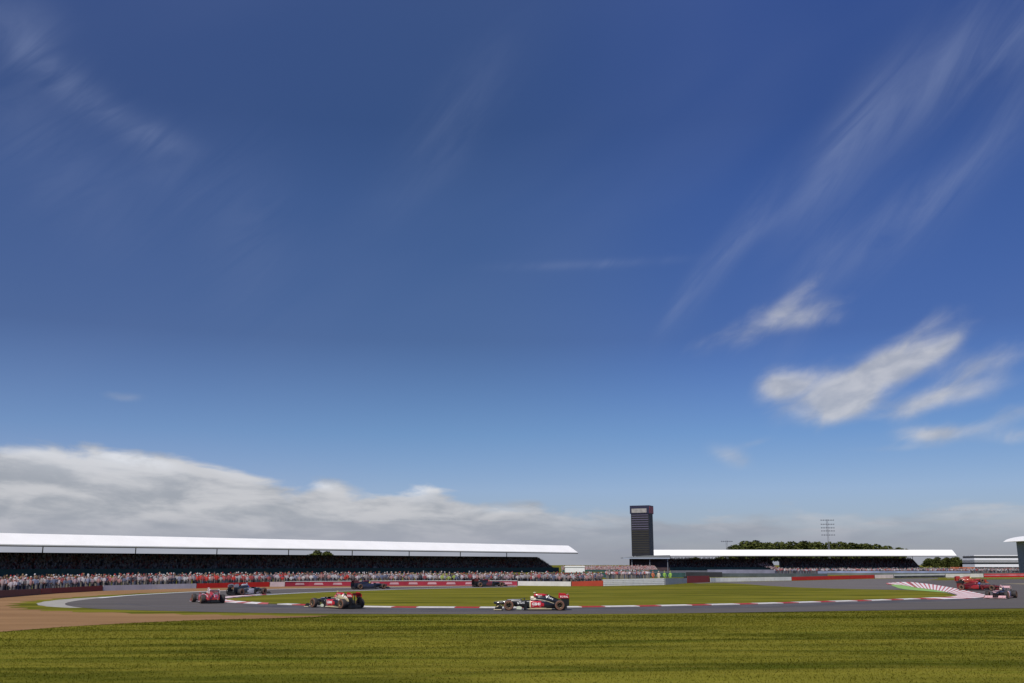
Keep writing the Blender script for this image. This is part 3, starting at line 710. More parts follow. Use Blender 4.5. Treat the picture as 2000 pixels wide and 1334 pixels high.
# ------------------------------------------------------------ scoreboard tower
ty = 470.0
def zat(v, y=ty): return P(1245, v, y)[2]
twx = (1250-1000)/F*ty
t = thing('scoreboard_tower', 'tall black scoreboard tower rising between the two grandstands', 'tower', (twx, ty, 0), R(-24))
BLK = mat('tower_black', (.014, .014, .018), .55, vary=.3, vscale=.3); NAVY = mat('tower_navy', (.020, .020, .05), .5)
hw = 4.3; zt_ = zat(988)
MB().box(-hw, hw, -3.2, 3.2, zat(1086), zat(1004)).build('board', BLK, t)
hd = MB().box(-hw-.35, hw+.35, -3.5, 3.5, zat(1004)+.02, zt_).build('header_sign', NAVY, t)
MB().box(-hw+.5, hw-.9, -3.62, -3.52, zat(1002), zat(994)).build('sign_panel', mat('sign_pale', (.33, .31, .29), .5, vary=.2, vscale=.6), hd)
MB().box(hw+.36, hw+.44, -3.2, 3.2, zat(1003), zat(990)).build('side_panel', mat('sign_red', (.34, .04, .05), .5), hd)
rows_z = np.linspace(zat(1079), zat(1007), 17)
for i, z in enumerate(rows_z):
    MB().box(-hw+.3, hw-.3, -3.34, -3.22, z, z+.26).build('position_row', mat('row_lilac', (.15, .13, .20), .5) if i > 9 else mat('row_olive', (.055, .048, .03), .5), t)
for sx in (-1, 1):
    for sy in (-1, 1): MB().bar((sx*(hw-.6), sy*2.6, 0), (sx*(hw-.6), sy*2.6, zat(1082)), .3).build('leg', GREY, t)

# ------------------------------------------------------------ masts
def lattice(name, lab, u, Y, vt, wpx, bars, cat='mast'):
    x = (u-1000)/F*Y; h_ = P(u, vt, Y)[2]; w_ = wpx/F*Y/2
    t = thing(name, lab, cat, (x, Y, 0))
    mb = MB()
    for sx in (-.35, .35):
        for sy in (-.35, .35): mb.bar((sx, sy, 0), (sx, sy, h_), .05, 5)
    for z in np.arange(0, h_-1.5, 1.5): mb.bar((-.35, -.35, z), (.35, -.35, z+1.5), .03, 4); mb.bar((.35, .35, z), (-.35, .35, z+1.5), .03, 4)
    mb.build('mast', GREY, t)
    for v in bars:
        z = P(u, v, Y)[2]; m2 = MB(); m2.box(-w_, w_, -.5, -.3, z-.12, z+.12)
        for k in np.linspace(-w_+.3, w_-.3, 6): m2.box(k-.22, k+.22, -.75, -.5, z-.28, z+.28)
        m2.build('lamp_bar', mat('lamp_bar_grey', (.12, .13, .15), .5), t)
    return t
lattice('floodlight_mast', 'tall floodlight mast with stacked lamp bars above the trees', 1606, 560, 1014, 26, (1016, 1024, 1031, 1037, 1045))
lattice('floodlight_mast', 'short mast with one lamp bar left of the wooded rise', 1411, 560, 1055, 22, (1057.5,))

# ------------------------------------------------------------ trees
LEAF = mat('tree_leaves', (.07, .085, .02), .8, attr='Col', spec=.2); BARK = mat('bark', (.10, .075, .05), .9, vary=.3)
def tree_meshes(seed, H, Rr):
    r = np.random.default_rng(seed)
    tr = MB(); tr.bar((0, 0, 0), (.1, 0, H*.45), H*.03, 7, r2=H*.018)
    cl = []
    for i in range(9):
        a_ = r.random()*6.28; zz = H*r.uniform(.35, .85); rr = Rr*r.uniform(.3, .75)*(1.15-zz/H*.5); e = (math.cos(a_)*rr, math.sin(a_)*rr, zz)
        tr.bar((.1, 0, H*r.uniform(.25, .42)), e, H*.012, 5, r2=H*.004); cl.append((e, Rr*r.uniform(.32, .55)))
    cl.append(((0, 0, H*.86), Rr*.4)); cl.append(((0, 0, H*.6), Rr*.6))
    Vs = []; Cs = []
    for (c, q) in cl:
        n = int(420*(q/Rr+.3)); d = r.normal(size=(n, 3)); d /= np.linalg.norm(d, axis=1)[:, None]; rad = q*(.55+.5*r.random(n))[:, None]
        p = np.array(c)+d*rad*np.array((1, 1, .75)); s = H*.032*r.uniform(.6, 1.5, n)
        u = r.normal(size=(n, 3)); u /= np.linalg.norm(u, axis=1)[:, None]; v = np.cross(u, r.normal(size=(n, 3))); v /= np.linalg.norm(v, axis=1)[:, None]
        q4 = np.stack([p-u*s[:, None], p-v*s[:, None]*.7, p+u*s[:, None], p+v*s[:, None]*.7], 1); Vs.append(q4)
        col = np.array((.040, .052, .010))+(np.array((.085, .095, .018))-np.array((.040, .052, .010)))*r.random(n)[:, None]; Cs.append(np.repeat(col[:, None], 4, 1))
    V = np.concatenate(Vs); C = np.concatenate(Cs); n = len(V)
    return tr, np_mesh('crown', V, np.arange(4*n).reshape(n, 4), C)
protos = []
for sd_ in range(4):
    tr, cm = tree_meshes(20+sd_, 10, 4.6); b = tr.build('trunk', BARK); cm.materials.append(LEAF)
    protos.append((b.data, cm)); bpy.data.objects.remove(b)
def tree(u, Y, vt, wide, lab, k, group):
    x = (u-1000)/F*Y; H = P(u, vt, Y)[2]; sc = H/9.6
    t = thing('tree', lab, 'tree', (x, Y, 0), k*1.3, group); t.scale = (sc*wide, sc*wide, sc)
    link('trunk', protos[k % 4][0], None, t); link('crown', protos[k % 4][1], None, t)
ORD = 'first second third fourth fifth sixth seventh eighth ninth tenth eleventh twelfth thirteenth fourteenth fifteenth'.split()
GT = 'trees of the wood behind the right grandstand'
spots = [(1428, 1066, 1.0), (1446, 1059, 1.1), (1466, 1058, 1.0), (1490, 1061, 1.1), (1512, 1060, 1.2), (1536, 1059.5, 1.1), (1560, 1059, 1.2), (1583, 1060, 1.1), (1606, 1061, 1.1), (1630, 1060.5, 1.2), (1652, 1062, 1.1), (1674, 1063, 1.1), (1697, 1065, 1.1), (1718, 1068, 1.1), (1740, 1071, 1.0)]
for i, (u, v, wd_) in enumerate(spots):
    side = 'tree of the wood behind the right grandstand roof, one of a dense row'
    tree(u, 640+(i*37) % 40, v, wd_*1.25, ORD[i]+' tree from the left in the wood behind the right grandstand roof', i, GT)
GT2 = 'low trees beyond the right end of the right grandstand'
for i, (u, v) in enumerate([(1350, 1089), (1400, 1088), (1795, 1091), (1812, 1089), (1830, 1089.5), (1848, 1088.5), (1864, 1090), (1879, 1092)]):
    tree(u, 590 if u < 1500 else 480+i*3, v, 1.35, ORD[i-2]+' low tree from the left beneath the right roof end' if u > 1500 else ('low tree glimpsed under the left part of the right roof, leftmost' if u < 1380 else 'low tree glimpsed under the right roof beside the leftmost one'), i+2, GT2 if u > 1500 else None)
tree(628, 372, 1077, 1.2, 'lone tree crown showing through the gap under the long left roof', 1, None)
tree(647, 378, 1078.5, 1.2, 'second tree crown under the long left roof, just right of the lone one', 2, None)

# ------------------------------------------------------------ buildings at right
by = 450.0; bx = (1882-1000)/F*by
def zb_(v): return P(1935, v, by)[2]
t = thing('office_building', 'low white building with dark window bands right of the grandstand', 'building', (bx, by, 0))
BW = (1992-1882)/F*by
MB().box(.3, BW-.3, .5, 12, 0, zb_(1085.6)).build('wall', mat('building_dark', (.05, .05, .05), .5), t)
for v0, v1 in ((1084, 1086), (1090, 1094.6), (1096.8, 1098), (1102, 1107.5)):
    MB().box(0, BW, 0, 12.3, zb_(v1), zb_(v0)).build('floor_band', WHITE, t)
for v0, v1 in ((1086.2, 1089.8), (1098.2, 1101.8), (1107.7, 1110)):
    for k in range(8):
        w_ = (BW-.8)/8; MB().box(.4+k*w_+.08, .4+(k+1)*w_-.08, .38, .5, zb_(v1), zb_(v0)).build('window', mat('window_glass', (.03, .035, .04), .12), t)
cy = 300.0; cxp = (2025-1000)/F*cy
t = thing('pavilion', 'curved white canopy on a blue grey building at the right edge', 'building', (cxp, cy, 0))
zc0, zc1 = P(2000, 1057, cy)[2], P(2000, 1045, cy)[2]
mb = MB(); poly = [(-8.2, zc0)]+[(-8.2+16.4*i/16, zc0+(zc1-zc0)*math.sin(math.pi*(i/16))**.6) for i in range(1, 16)]+[(8.2, zc0)]
mb.prism(poly, -2, 10).build('canopy', ROOF, t)
BG = mat('blue_grey_wall', (.17, .21, .27), .6, vary=.1, vscale=.3)
MB().box(-5.2, 5.2, 0, 8, 0, zc0-.02).build('wall', BG, t)
for k in range(3): MB().box(-4.8, 4.8, -.06, -.01, 1.6+k*2.6, 2.9+k*2.6).build('window', mat('window_glass', (.03, .035, .04), .12), t)

# ------------------------------------------------------------ people (marshals and drivers)
def skin_body(name, joints, edges, m, parent=None, sub=1):
    me = bpy.data.meshes.new(name); me.from_pydata([j[:3] for j in joints], edges, []); o = link(name, me, m, parent)
    md = o.modifiers.new('skin', 'SKIN'); md.use_smooth_shade = True
    sv = me.skin_vertices[0].data if me.skin_vertices else None
    if sv is None:
        bmx = bmesh.new(); bmx.from_mesh(me); bmx.verts.layers.skin.verify(); bmx.to_mesh(me); bmx.free(); sv = me.skin_vertices[0].data
    for v, j in zip(sv, joints): v.radius = (j[3], j[4] if len(j) > 4 else j[3])
    sv[0].use_root = True
    ms = o.modifiers.new('sub', 'SUBSURF'); ms.levels = sub; ms.render_levels = sub
    return o
SKINM = mat('skin', (.50, .30, .22), .6); TROUS = mat('orange_overall', (.75, .16, .03), .8)
def marshal(u, Y, hi, lab, rz=0.0):
    x = (u-1000)/F*Y
    J = [(0, 0, .98, .15, .11), (0, 0, 1.22, .15, .11), (0, 0, 1.42, .17, .11), (0, 0, 1.53, .055), (0, 0, 1.60, .055),
         (.2, 0, 1.43, .065), (.27, -.04, 1.15, .05), (.22, -.24, 1.02, .038), (.21, -.31, 1.0, .035), (-.2, 0, 1.43, .065), (-.27, -.03, 1.15, .05), (-.22, -.22, 1.0, .038), (-.21, -.29, .98, .035),
         (.10, 0, .86, .095), (.12, -.02, .48, .065), (.13, .02, .08, .05), (.13, -.12, .04, .04), (-.10, 0, .86, .095), (-.12, -.02, .48, .065), (-.13, .02, .08, .05), (-.13, -.12, .04, .04)]
    E = [(0, 1), (1, 2), (2, 3), (3, 4), (2, 5), (5, 6), (6, 7), (7, 8), (2, 9), (9, 10), (10, 11), (11, 12), (0, 13), (13, 14), (14, 15), (15, 16), (0, 17), (17, 18), (18, 19), (19, 20)]
    b = skin_body('person', J, E, hi); b.location = (x, Y, .02); b.rotation_euler = (0, 0, rz); tag(b, lab, 'person', 'marshals behind the ribbed white rail')
    hd = MB(); hd.loft([(-.10, 0, .05, 1.60, 1.70), (-.06, 0, .08, 1.57, 1.79), (.02, 0, .085, 1.56, 1.82), (.09, 0, .07, 1.60, 1.80), (.11, 0, .03, 1.66, 1.74)], 12, e=2.0)
    ho = hd.build('head', SKINM, b); ho.rotation_euler = (0, 0, R(90))
    for sx in (-.03, .03): MB().bar((sx, -.098, 1.71), (sx, -.108, 1.71), .012, 6).build('eye', DARK, b)
    MB().bar((0, -.10, 1.70), (0, -.125, 1.67), .012, 5).build('nose', SKINM, b)
    MB().loft([(-.12, 0, .06, 1.74, 1.80), (-.04, 0, .095, 1.74, 1.86), (.05, 0, .095, 1.70, 1.86), (.12, 0, .05, 1.66, 1.80)], 12, e=2.0).build('cap', hi, b).rotation_euler = (0, 0, R(90))
    for s in (-1, 1):
        for k in range(4): MB().bar((s*.21+(k-1.5)*.018, -.33, .99), (s*.21+(k-1.5)*.018, -.385, .955-.004*k), .009, 5).build('finger', SKINM, b)
    return b
HV = mat('hi_vis_green', (.25, .44, .07), .7); HO = mat('hi_vis_orange', (.50, .14, .06), .7); HP = mat('cream_cloth', (.62, .52, .38), .8)
marshal(1268, 172, HO, 'person in orange overalls behind the white guard rail, leftmost marshal', .3)
marshal(1279, 170, HP, 'person in cream clothing between the orange and green marshals', -.4)
marshal(1290, 174, HV, 'person in bright lime hi-vis jacket, left of the lime pair', .2)
marshal(1301, 172, HV, 'person in bright lime hi-vis jacket, rightmost marshal of the group', -.5)

# ------------------------------------------------------------ race cars
def project_text(me, bvh, face='y', lift=.006):
    ys = []; miss = []
    for v in me.vertices:
        hit = bvh.ray_cast(Vector((v.co.x, 3, v.co.z)), Vector((0, -1, 0)))
        if hit[0] is not None: v.co.y = hit[0].y+lift; ys.append(v.co.y)
        else: miss.append(v)
    m_ = sum(ys)/len(ys) if ys else 0.0
    for v in miss: v.co.y = m_
    for v in me.vertices:                      # never let a glyph bridge two surfaces far apart
        if abs(v.co.y-m_) > .10: v.co.y = m_
    return me
def text_mesh(s, size, bold=0.0, shear=0.0, sx=1.0):
    cu = bpy.data.curves.new('t', 'FONT'); cu.body = s; cu.size = size; cu.offset = bold; cu.shear = shear; cu.resolution_u = 3; cu.align_x = 'CENTER'; cu.align_y = 'CENTER'
    o = bpy.data.objects.new('t', cu); COL.objects.link(o); dg = bpy.context.evaluated_depsgraph_get(); dg.update()
    me = bpy.data.meshes.new_from_object(o.evaluated_get(dg)); bpy.data.objects.remove(o)
    for v in me.vertices: v.co.x *= sx
    return me
def lay(me, cx_, cz, ang=0.0, y=2.0):    # into the plane y = const, reading left to right seen from +y
    c, s = math.cos(ang), math.sin(ang)
    for v in me.vertices:
        a, b = v.co.x, v.co.y; v.co = Vector((cx_-(a*c-b*s), y, cz+(a*s+b*c)))
    return me
def dens(me):
    bmx = bmesh.new(); bmx.from_mesh(me); bmesh.ops.triangulate(bmx, faces=bmx.faces); bmesh.ops.recalc_face_normals(bmx, faces=bmx.faces); bmx.to_mesh(me); bmx.free(); return me
GOLD = mat('gold_paint', (.52, .37, .17), .35, coat=.6); CREAM = mat('cream_gold', (.72, .62, .40), .35, coat=.5)
TYRE = mat('tyre', (.030, .026, .025), .75, vary=.3, vscale=6); TBAND = mat('tyre_orange_band', (.33, .13, .06), .6); RIM = mat('rim_dark', (.05, .045, .04), .35, metal=.6); RIMG = mat('rim_gold', (.36, .22, .10), .35, metal=.5)
TWALL = mat('tyre_dusty_wall', (.125, .062, .042), .7, vary=.25, vscale=8)
LTXT = mat('lettering_white', (.85, .84, .80), .4)
def paint(n, c): return mat('paint_'+n, c, .32, coat=.7)
def race_car(lab, loc, heading, pal, letters=False, fine=True, driver=None):
    t = thing('race_car', lab, 'race car', loc, heading, 'single-seat race cars on the track')
    base_, accent, trim, top_, wing = (pal[k] for k in ('base', 'accent', 'trim', 'top', 'wing'))
    def cut(x, y, z):       # cockpit opening
        if -.30 < x < .62 and z > .5:
            w0 = .25 if x > -.2 else .2
            if abs(y) < w0: z = .28
        return y, z
    secs = [(1.55, 0, .20, .34, .655, 3.5), (1.3, 0, .23, .30, .665, 3.5), (1.0, 0, .27, .25, .67, 3.5), (.70, 0, .30, .18, .665, 3.5), (.63, 0, .31, .17, .665, 3.5), (.60, 0, .31, .16, .66, 3.5), (.35, 0, .34, .12, .65, 3.5), (.1, 0, .355, .10, .66, 3.5), (-.15, 0, .36, .09, .68, 3.5), (-.28, 0, .36, .09, .70, 3.5), (-.33, 0, .36, .09, .70, 3.0), (-.7, 0, .34, .09, .66, 2.6), (-1.3, 0, .26, .09, .52, 2.4), (-1.9, 0, .16, .12, .42, 2.4), (-2.2, 0, .10, .18, .36, 2.4)]
    ch = MB().loft(secs, 32, cut=cut).build('chassis', base_, t)
    nose = MB().loft([(2.46, 0, .10, .43, .49, 2.5), (2.40, 0, .15, .38, .53, 2.5), (2.2, 0, .18, .355, .555, 2.8), (1.9, 0, .19, .34, .575, 3), (1.62, 0, .20, .335, .60, 3.2), (1.54, 0, .20, .335, .652, 3.5)], 20).build('nose', base_, t)
    MB().loft([(2.38, 0, .10, .53, .537), (2.1, 0, .15, .555, .572), (1.65, 0, .17, .585, .612)], 12).build('nose_top', trim, nose)
    MB().loft([(1.56, 0, .16, .64, .668, 4), (1.2, 0, .20, .65, .682, 4), (.72, 0, .24, .655, .682, 4)], 12).build('chassis_top', pal.get('deck', trim), ch)
    # engine cover and airbox
    ec = MB().loft([(-.26, 0, .13, .55, .86), (-.5, 0, .17, .50, .92), (-.9, 0, .16, .45, .90), (-1.3, 0, .12, .40, .78), (-1.7, 0, .09, .35, .66), (-2.0, 0, .07, .32, .57), (-2.15, 0, .06, .30, .50)], 20, e=2.3).build('engine_cover', pal.get('cover', base_), t)
    MB().prism([(-.95, 1.02), (-1.2, .93), (-1.75, .69), (-2.0, .58), (-1.9, .5), (-.95, .7)], -.02, .02).build('engine_fin', base_, ec)
    ab = MB().loft([(-.155, 0, .105, .84, 1.01, 2.2), (-.20, 0, .125, .82, 1.03, 2.2), (-.5, 0, .13, .83, 1.045, 2.2), (-.8, 0, .115, .84, 1.035, 2.2), (-1.02, 0, .06, .88, .985, 2.2)], 20).build('airbox', top_, t)
    MB().loft([(-.150, 0, .075, .87, .985, 2.2), (-.153, 0, .08, .865, .99, 2.2)], 14).build('air_intake', CARBON, ab)
    cp = MB(); cp.bar((-.24, 0, 1.03), (-.24, 0, 1.08), .025); cp.loft([(-.12, 0, .05, 1.075, 1.12), (-.18, 0, .09, 1.07, 1.135), (-.30, 0, .05, 1.075, 1.13)], 10); cp.build('camera_pod', pal.get('pod', trim), t)
    # sidepods, with the coloured panel over the front
    for s in (1, -1):
        def mif(q, s=s):
            c = sum((Vector(p) for p in q), Vector())/4
            return 1 if (-.80+.9*abs(c.z-.36) < c.x < .06 and .17 < c.z < .60 and abs(c.y) > .40) else (2 if c.x > .04 or (c.z <= .17 and -.9 < c.x and abs(c.y) > .4) else 0)
        xs = [(.14, .50, .16, .20, .58), (.10, .50, .20, .15, .61), (.05, .50, .215, .13, .625), (-.2, .49, .225, .115, .625), (-.45, .48, .225, .11, .61), (-.62, .465, .215, .11, .59), (-.80, .445, .205, .11, .56), (-.95, .42, .19, .11, .53), (-1.2, .37, .16, .11, .46), (-1.5, .30, .12, .11, .38), (-1.8, .22, .09, .11, .30)]
        sp_ = MB().loft([(x, s*yc, hw_, zb, zt, 4.0) for x, yc, hw_, zb, zt in xs], 28, mif=mif).build('sidepod', [base_, accent, pal.get('lip', trim)], t)
        if s > 0: spod = sp_
        MB().loft([(.155, s*.50, .13, .26, .54, 3), (.135, s*.50, .14, .25, .55, 3)], 14).build('inlet', CARBON, sp_)
        # long pale line running back along the shoulder
        ln_ = MB(); q = [(.05, .665), (-.3, .685), (-.7, .64), (-1.1, .54), (-1.45, .42)]
        for (xa, za), (xb, zb2) in zip(q, q[1:]): ya = .34 if xa > -.9 else .27; yb = .34 if xb > -.9 else .25; ln_.bar((xa, s*ya, za), (xb, s*yb, zb2), .018, 6)
        ln_.build('stripe', trim, sp_)
        # mirror
        mm = MB(); mm.bar((.42, s*.34, .62), (.46, s*.46, .70), .012, 5); mm.loft([(.42, s*.52, .075, .675, .755), (.50, s*.52, .06, .68, .75)], 10); mm.build('mirror', base_, t)
        # barge board and turning vanes
        bb = MB(); bb.prism([(.98, .08), (.66, .06), (.62, .20), (.78, .27), (.96, .25)], s*.52, s*.535); bb.build('bargeboard', pal.get('vane', trim), t)
        vn = MB(); vn.prism([(.5, .08), (.32, .08), (.26, .45), (.34, .62), (.40, .60)], s*.60, s*.612); vn.build('turning_vane', base_, t)
        # suspension
        for (a_, b_) in (((1.62, .20, .58), (1.48, .62, .47)), ((1.25, .24, .56), (1.46, .62, .47)), ((1.60, .16, .36), (1.48, .62, .22)), ((1.25, .18, .34), (1.46, .62, .22)), ((1.45, .22, .62), (1.47, .62, .25)),
                         ((-1.45, .22, .42), (-1.80, .56, .46)), ((-2.0, .12, .42), (-1.83, .56, .46)), ((-1.45, .20, .20), (-1.80, .56, .20)), ((-2.05, .12, .20), (-1.83, .56, .20))):
            MB().bar((a_[0], s*a_[1], a_[2]), (b_[0], s*b_[1], b_[2]), .016, 5, flat=.6).build('suspension_arm', CARBON, t)
    # floor
    MB().prism([(.55, .05), (-2.15, .05), (-2.15, .085), (.50, .085)], -.70, .70).build('floor', CARBON, t)
    fl = MB()
    for s in (1, -1): fl.prism([(.25, .088), (-1.3, .088), (-1.3, .125), (.20, .125)], s*.66-.03, s*.66+.03)
    fl.build('floor_edge', pal.get('sill', trim), t)
    MB().prism([(-1.9, .09), (-2.3, .09), (-2.3, .26), (-2.05, .18)], -.45, .45).build('diffuser', CARBON, t)
    # front wing
    fw = MB()
    for (x0, x1, z0_, z1_) in ((2.02, 2.42, .085, .105), (2.00, 2.20, .135, .20), (1.92, 2.08, .19, .27)):
        for s in (1, -1): fw.prism([(x1, z0_-.012), (x1, z0_+.006), ((x0+x1)/2, z1_*.45+z0_*.55+.018), (x0, z1_+.008), (x0, z1_-.008)], s*.22, s*.86)
    fw.prism([(2.42, .073), (2.42, .092), (2.1, .115), (2.02, .105)], -.22, .22)
    f_ = fw.build('front_wing', pal.get('fwing', trim), t)
    for s in (1, -1):
        MB().prism([(2.44, .06), (1.92, .06), (1.88, .28), (2.14, .29), (2.36, .16)], s*.865, s*.885).build('endplate', base_, f_)
        MB().prism([(2.44, .045), (1.94, .045), (1.94, .085), (2.44, .085)], s*.84, s*.905).build('footplate', pal.get('fwing', trim), f_)
        MB().prism([(2.34, .10), (2.10, .10), (2.05, .42), (2.28, .42)], s*.15, s*.165).build('pylon', base_, f_)
        MB().prism([(2.30, .21), (2.12, .21), (2.10, .30), (2.22, .29)], s*.60, s*.605).build('cascade', pal.get('fwing', trim), f_)
    # rear wing
    rw = MB(); rw.prism([(-1.92, .84), (-1.90, .86), (-2.10, .885), (-2.27, .93), (-2.27, .915), (-2.1, .865)], -.36, .36); rw.prism([(-2.24, .93), (-2.25, .95), (-2.42, 1.03), (-2.42, 1.015)], -.36, .36)
    rwo = rw.build('rear_wing', wing, t)
    MB().prism([(-2.05, .30), (-2.3, .30), (-2.3, .35), (-2.05, .33)], -.36, .36).build('beam_wing', base_, rwo)
    MB().prism([(-2.08, .35), (-2.20, .35), (-2.20, .87), (-2.14, .87)], -.012, .012).build('wing_pylon', base_, rwo)
    for s in (1, -1):
        y0_, y1_ = (s*.365, s*.385)
        MB().prism([(-1.78, .76), (-2.44, .76), (-2.44, .955), (-2.28, .965), (-2.20, 1.06), (-1.80, 1.075)], y0_, y1_).build('endplate', wing, rwo)
        lo = MB().prism([(-1.84, .758), (-2.44, .758), (-2.44, .30), (-2.25, .24), (-2.08, .24), (-2.06, .55)], y0_, y1_).build('endplate_foot', base_, rwo)
    # wheels
    for (wx, wy, wd_) in ((1.475, .755, .15), (-1.81, .715, .18)):
        for s in (1, -1):
            wh = bpy.data.objects.new('wheel', None); COL.objects.link(wh); wh.parent = t; wh.location = (wx, s*wy, .33); wh.empty_display_size = .1
            wpf = [(-wd_+.015, .17), (-wd_, .19), (-wd_, .275), (-wd_+.02, .305), (-wd_+.06, .326), (0, .33), (wd_-.06, .326), (wd_-.02, .305), (wd_, .282), (wd_+.002, .245), (wd_, .205), (wd_-.015, .17)]
            if s < 0: wpf = [(-y, r) for y, r in reversed(wpf)]
            mis = [2 if (.2 < (wpf[j][1]+wpf[j+1][1])/2 < .30) else 0 for j in range(len(wpf)-1)]
            MB().lathe(wpf, (0, 0, 0), 32, mis=mis).build('tyre', [TYRE, TBAND, TWALL], wh)
            if fine:
                MB().lathe([(s*(wd_+.004), .262), (s*(wd_+.006), .254), (s*(wd_+.004), .246)], (0, 0, 0), 32).build('tyre_marking', TBAND, wh)
            r = MB(); r.lathe([(s*(wd_-.012), .172), (s*(wd_-.006), .165), (s*(wd_-.05), .150), (s*(wd_-.09), .13), (s*(wd_-.10), .05)], (0, 0, 0), 24, mis=[1, 1, 0, 0])
            for k in range(8):
                a_ = k*math.pi/4; r.bar((math.cos(a_)*.035, s*(wd_-.05), math.sin(a_)*.035), (math.cos(a_+.15)*.155, s*(wd_-.035), math.sin(a_+.15)*.155), .013, 4)
            r.bar((0, s*(wd_-.11), 0), (0, s*(wd_-.02), 0), .036, 8); r.build('rim', [RIM, RIMG], wh)
            MB().lathe([(-s*(wd_-.05), .0), (-s*(wd_-.05), .17)], (0, 0, 0), 16).build('brake_duct', CARBON, wh)
    # cockpit rim / headrest
    hr_ = MB(); hr_.loft([(-.02, 0, .02, .60, .70), (-.16, 0, .17, .55, .74), (-.30, 0, .20, .52, .80)], 12); hr_.build('headrest', pal.get('rest', base_), t)
    MB().prism([(.70, .66), (.78, .655), (.60, .74), (.56, .73)], -.2, .2).build('windscreen', CARBON, t)
    # lettering on the side that faces the circuit's outside
    if letters:
        dg = bpy.context.evaluated_depsgraph_get()
        def bvh(*obs):
            v = []; f = []
            for o in obs:
                k = len(v); v += [tuple(x.co) for x in o.data.vertices]; f += [tuple(i+k for i in p.vertices) for p in o.data.polygons]
            return BVHTree.FromPolygons(v, f)
        def put(me, cx_, cz, ang, tgt, m, parent, lift=.006):
            lay(me, cx_, cz, ang); dens(me); project_text(me, tgt, lift=lift); return link('lettering', me, m, parent)
        def check(size):
            p = [(-.5, .05), (-.28, .22), (-.12, -.12), (.42, .55), (.55, .50), (-.06, -.55), (-.2, -.5)]
            return mesh([(a*size, b*size, 0) for a, b in p], [(0, 1, 2, 6), (2, 3, 4, 5), (2, 5, 6)])
        cb = bvh(ch); sb = bvh(spod); eb = bvh(ec, bpy.data.objects.get(ec.name)); 
        # on the endplate: a flat plane y=.385
        me = text_mesh('TOTAL', .158, .003, 0, 1.08); lay(me, -2.11, .850, 0, .389); link('lettering', dens(me), LTXT, rwo)
        me = text_mesh('DVR', .05, .003, 0, 1.0); 
        put(text_mesh('Sure', .185, .002, 0, 1.0), .62, .47, 0, cb, LTXT, ch)
        put(check(.19), .84, .48, 0, cb, LTXT, ch)
        fin = bvh(ec, ec.children[0] if ec.children else ec)
        put(text_mesh('Sure', .185, .002, 0, 1.0), -1.26, .76, R(-24), fin, LTXT, ec, .03)
        put(check(.22), -1.03, .87, R(-10), fin, LTXT, ec, .03)
        put(text_mesh('Avanade', .105, .003, .2, 1.0), -.50, .93, R(-1), bvh(ab), LTXT, ab)
        put(text_mesh('RENAULT', .095, .004, 0, 1.05), -.68, .595, R(-7), bvh(spod, ch), LTXT, spod)
        def mir(c, size): 
            me = text_mesh(c, size, .007, 0, 1.0)
            for v in me.vertices: v.co.x *= -1
            return me
        x_ = .0
        for c, mr in (('G', 0), ('E', 1), ('N', 1), ('I', 0), ('I', 0)):
            me = mir(c, .225) if mr else text_mesh(c, .225, .007, 0, 1.0)
            wd2 = .135 if c != 'I' else .065
            put(me, -.035-x_-wd2/2, .40, 0, sb, LTXT, spod); x_ += wd2
        bar_ = mesh([(-.27, -.012, 0), (.27, -.012, 0), (.27, .012, 0), (-.27, .012, 0)], [(0, 1, 2, 3)])
        put(bar_, -.30, .245, 0, sb, mat('faded_lilac', (.40, .28, .40), .5), spod)
    if driver: driver_figure(t, *driver)
    return t
def driver_figure(car, helmet_mat, lab):
    suit = mat('race_suit', (.03, .03, .035), .8)
    J = [(-.05, 0, .22, .14, .14), (-.14, 0, .42, .15, .15), (-.16, 0, .55, .14, .13), (-.12, 0, .64, .06), (-.08, 0, .70, .055),
         (-.12, .17, .56, .06), (.10, .20, .46, .05), (.34, .12, .52, .036), (.38, .11, .55, .033), (-.12, -.17, .56, .06), (.10, -.20, .46, .05), (.34, -.12, .52, .036), (.38, -.11, .55, .033),
         (.12, .08, .20, .09), (.62, .09, .30, .065), (1.1, .08, .26, .05), (.12, -.08, .20, .09), (.62, -.09, .30, .065), (1.1, -.08, .26, .05)]
    E = [(0, 1), (1, 2), (2, 3), (3, 4), (2, 5), (5, 6), (6, 7), (7, 8), (2, 9), (9, 10), (10, 11), (11, 12), (0, 13), (13, 14), (14, 15), (0, 16), (16, 17), (17, 18)]
    b = skin_body('person', J, E, suit); b.matrix_world = Matrix.Translation(car.location) @ Matrix.Rotation(car.rotation_euler.z, 4, 'Z')
    tag(b, lab, 'person', 'drivers seated in the race cars')
    hm = MB().loft([(-.20, 0, .05, .72, .82, 2), (-.17, 0, .10, .67, .86, 2), (-.08, 0, .125, .64, .885, 2), (0, 0, .12, .64, .88, 2), (.06, 0, .095, .66, .85, 2), (.09, 0, .05, .68, .78, 2)], 18).build('helmet', helmet_mat, b)
    MB().loft([(-.02, 0, .124, .755, .805, 2.6), (.06, 0, .10, .75, .81, 2.6), (.094, 0, .06, .755, .80, 2.6)], 14).build('visor', CARBON, hm)
    st = MB()
    for k in range(12):
        a0, a1 = k*math.pi/6, (k+1)*math.pi/6; st.bar((.39, .11*math.cos(a0), .56+.07*math.sin(a0)), (.39, .11*math.cos(a1), .56+.07*math.sin(a1)), .012, 5)
    w_ = st.build('steering_wheel', CARBON, car)
    gl = mat('glove', (.10, .10, .10), .8)
    for s in (1, -1):
        for k in range(4): MB().bar((.385, s*.11, .545+k*.018), (.415, s*.095, .548+k*.018), .009, 5).build('finger', gl, b)
        MB().bar((.375, s*.10, .60), (.385, s*.075, .615), .010, 5).build('thumb', gl, b)

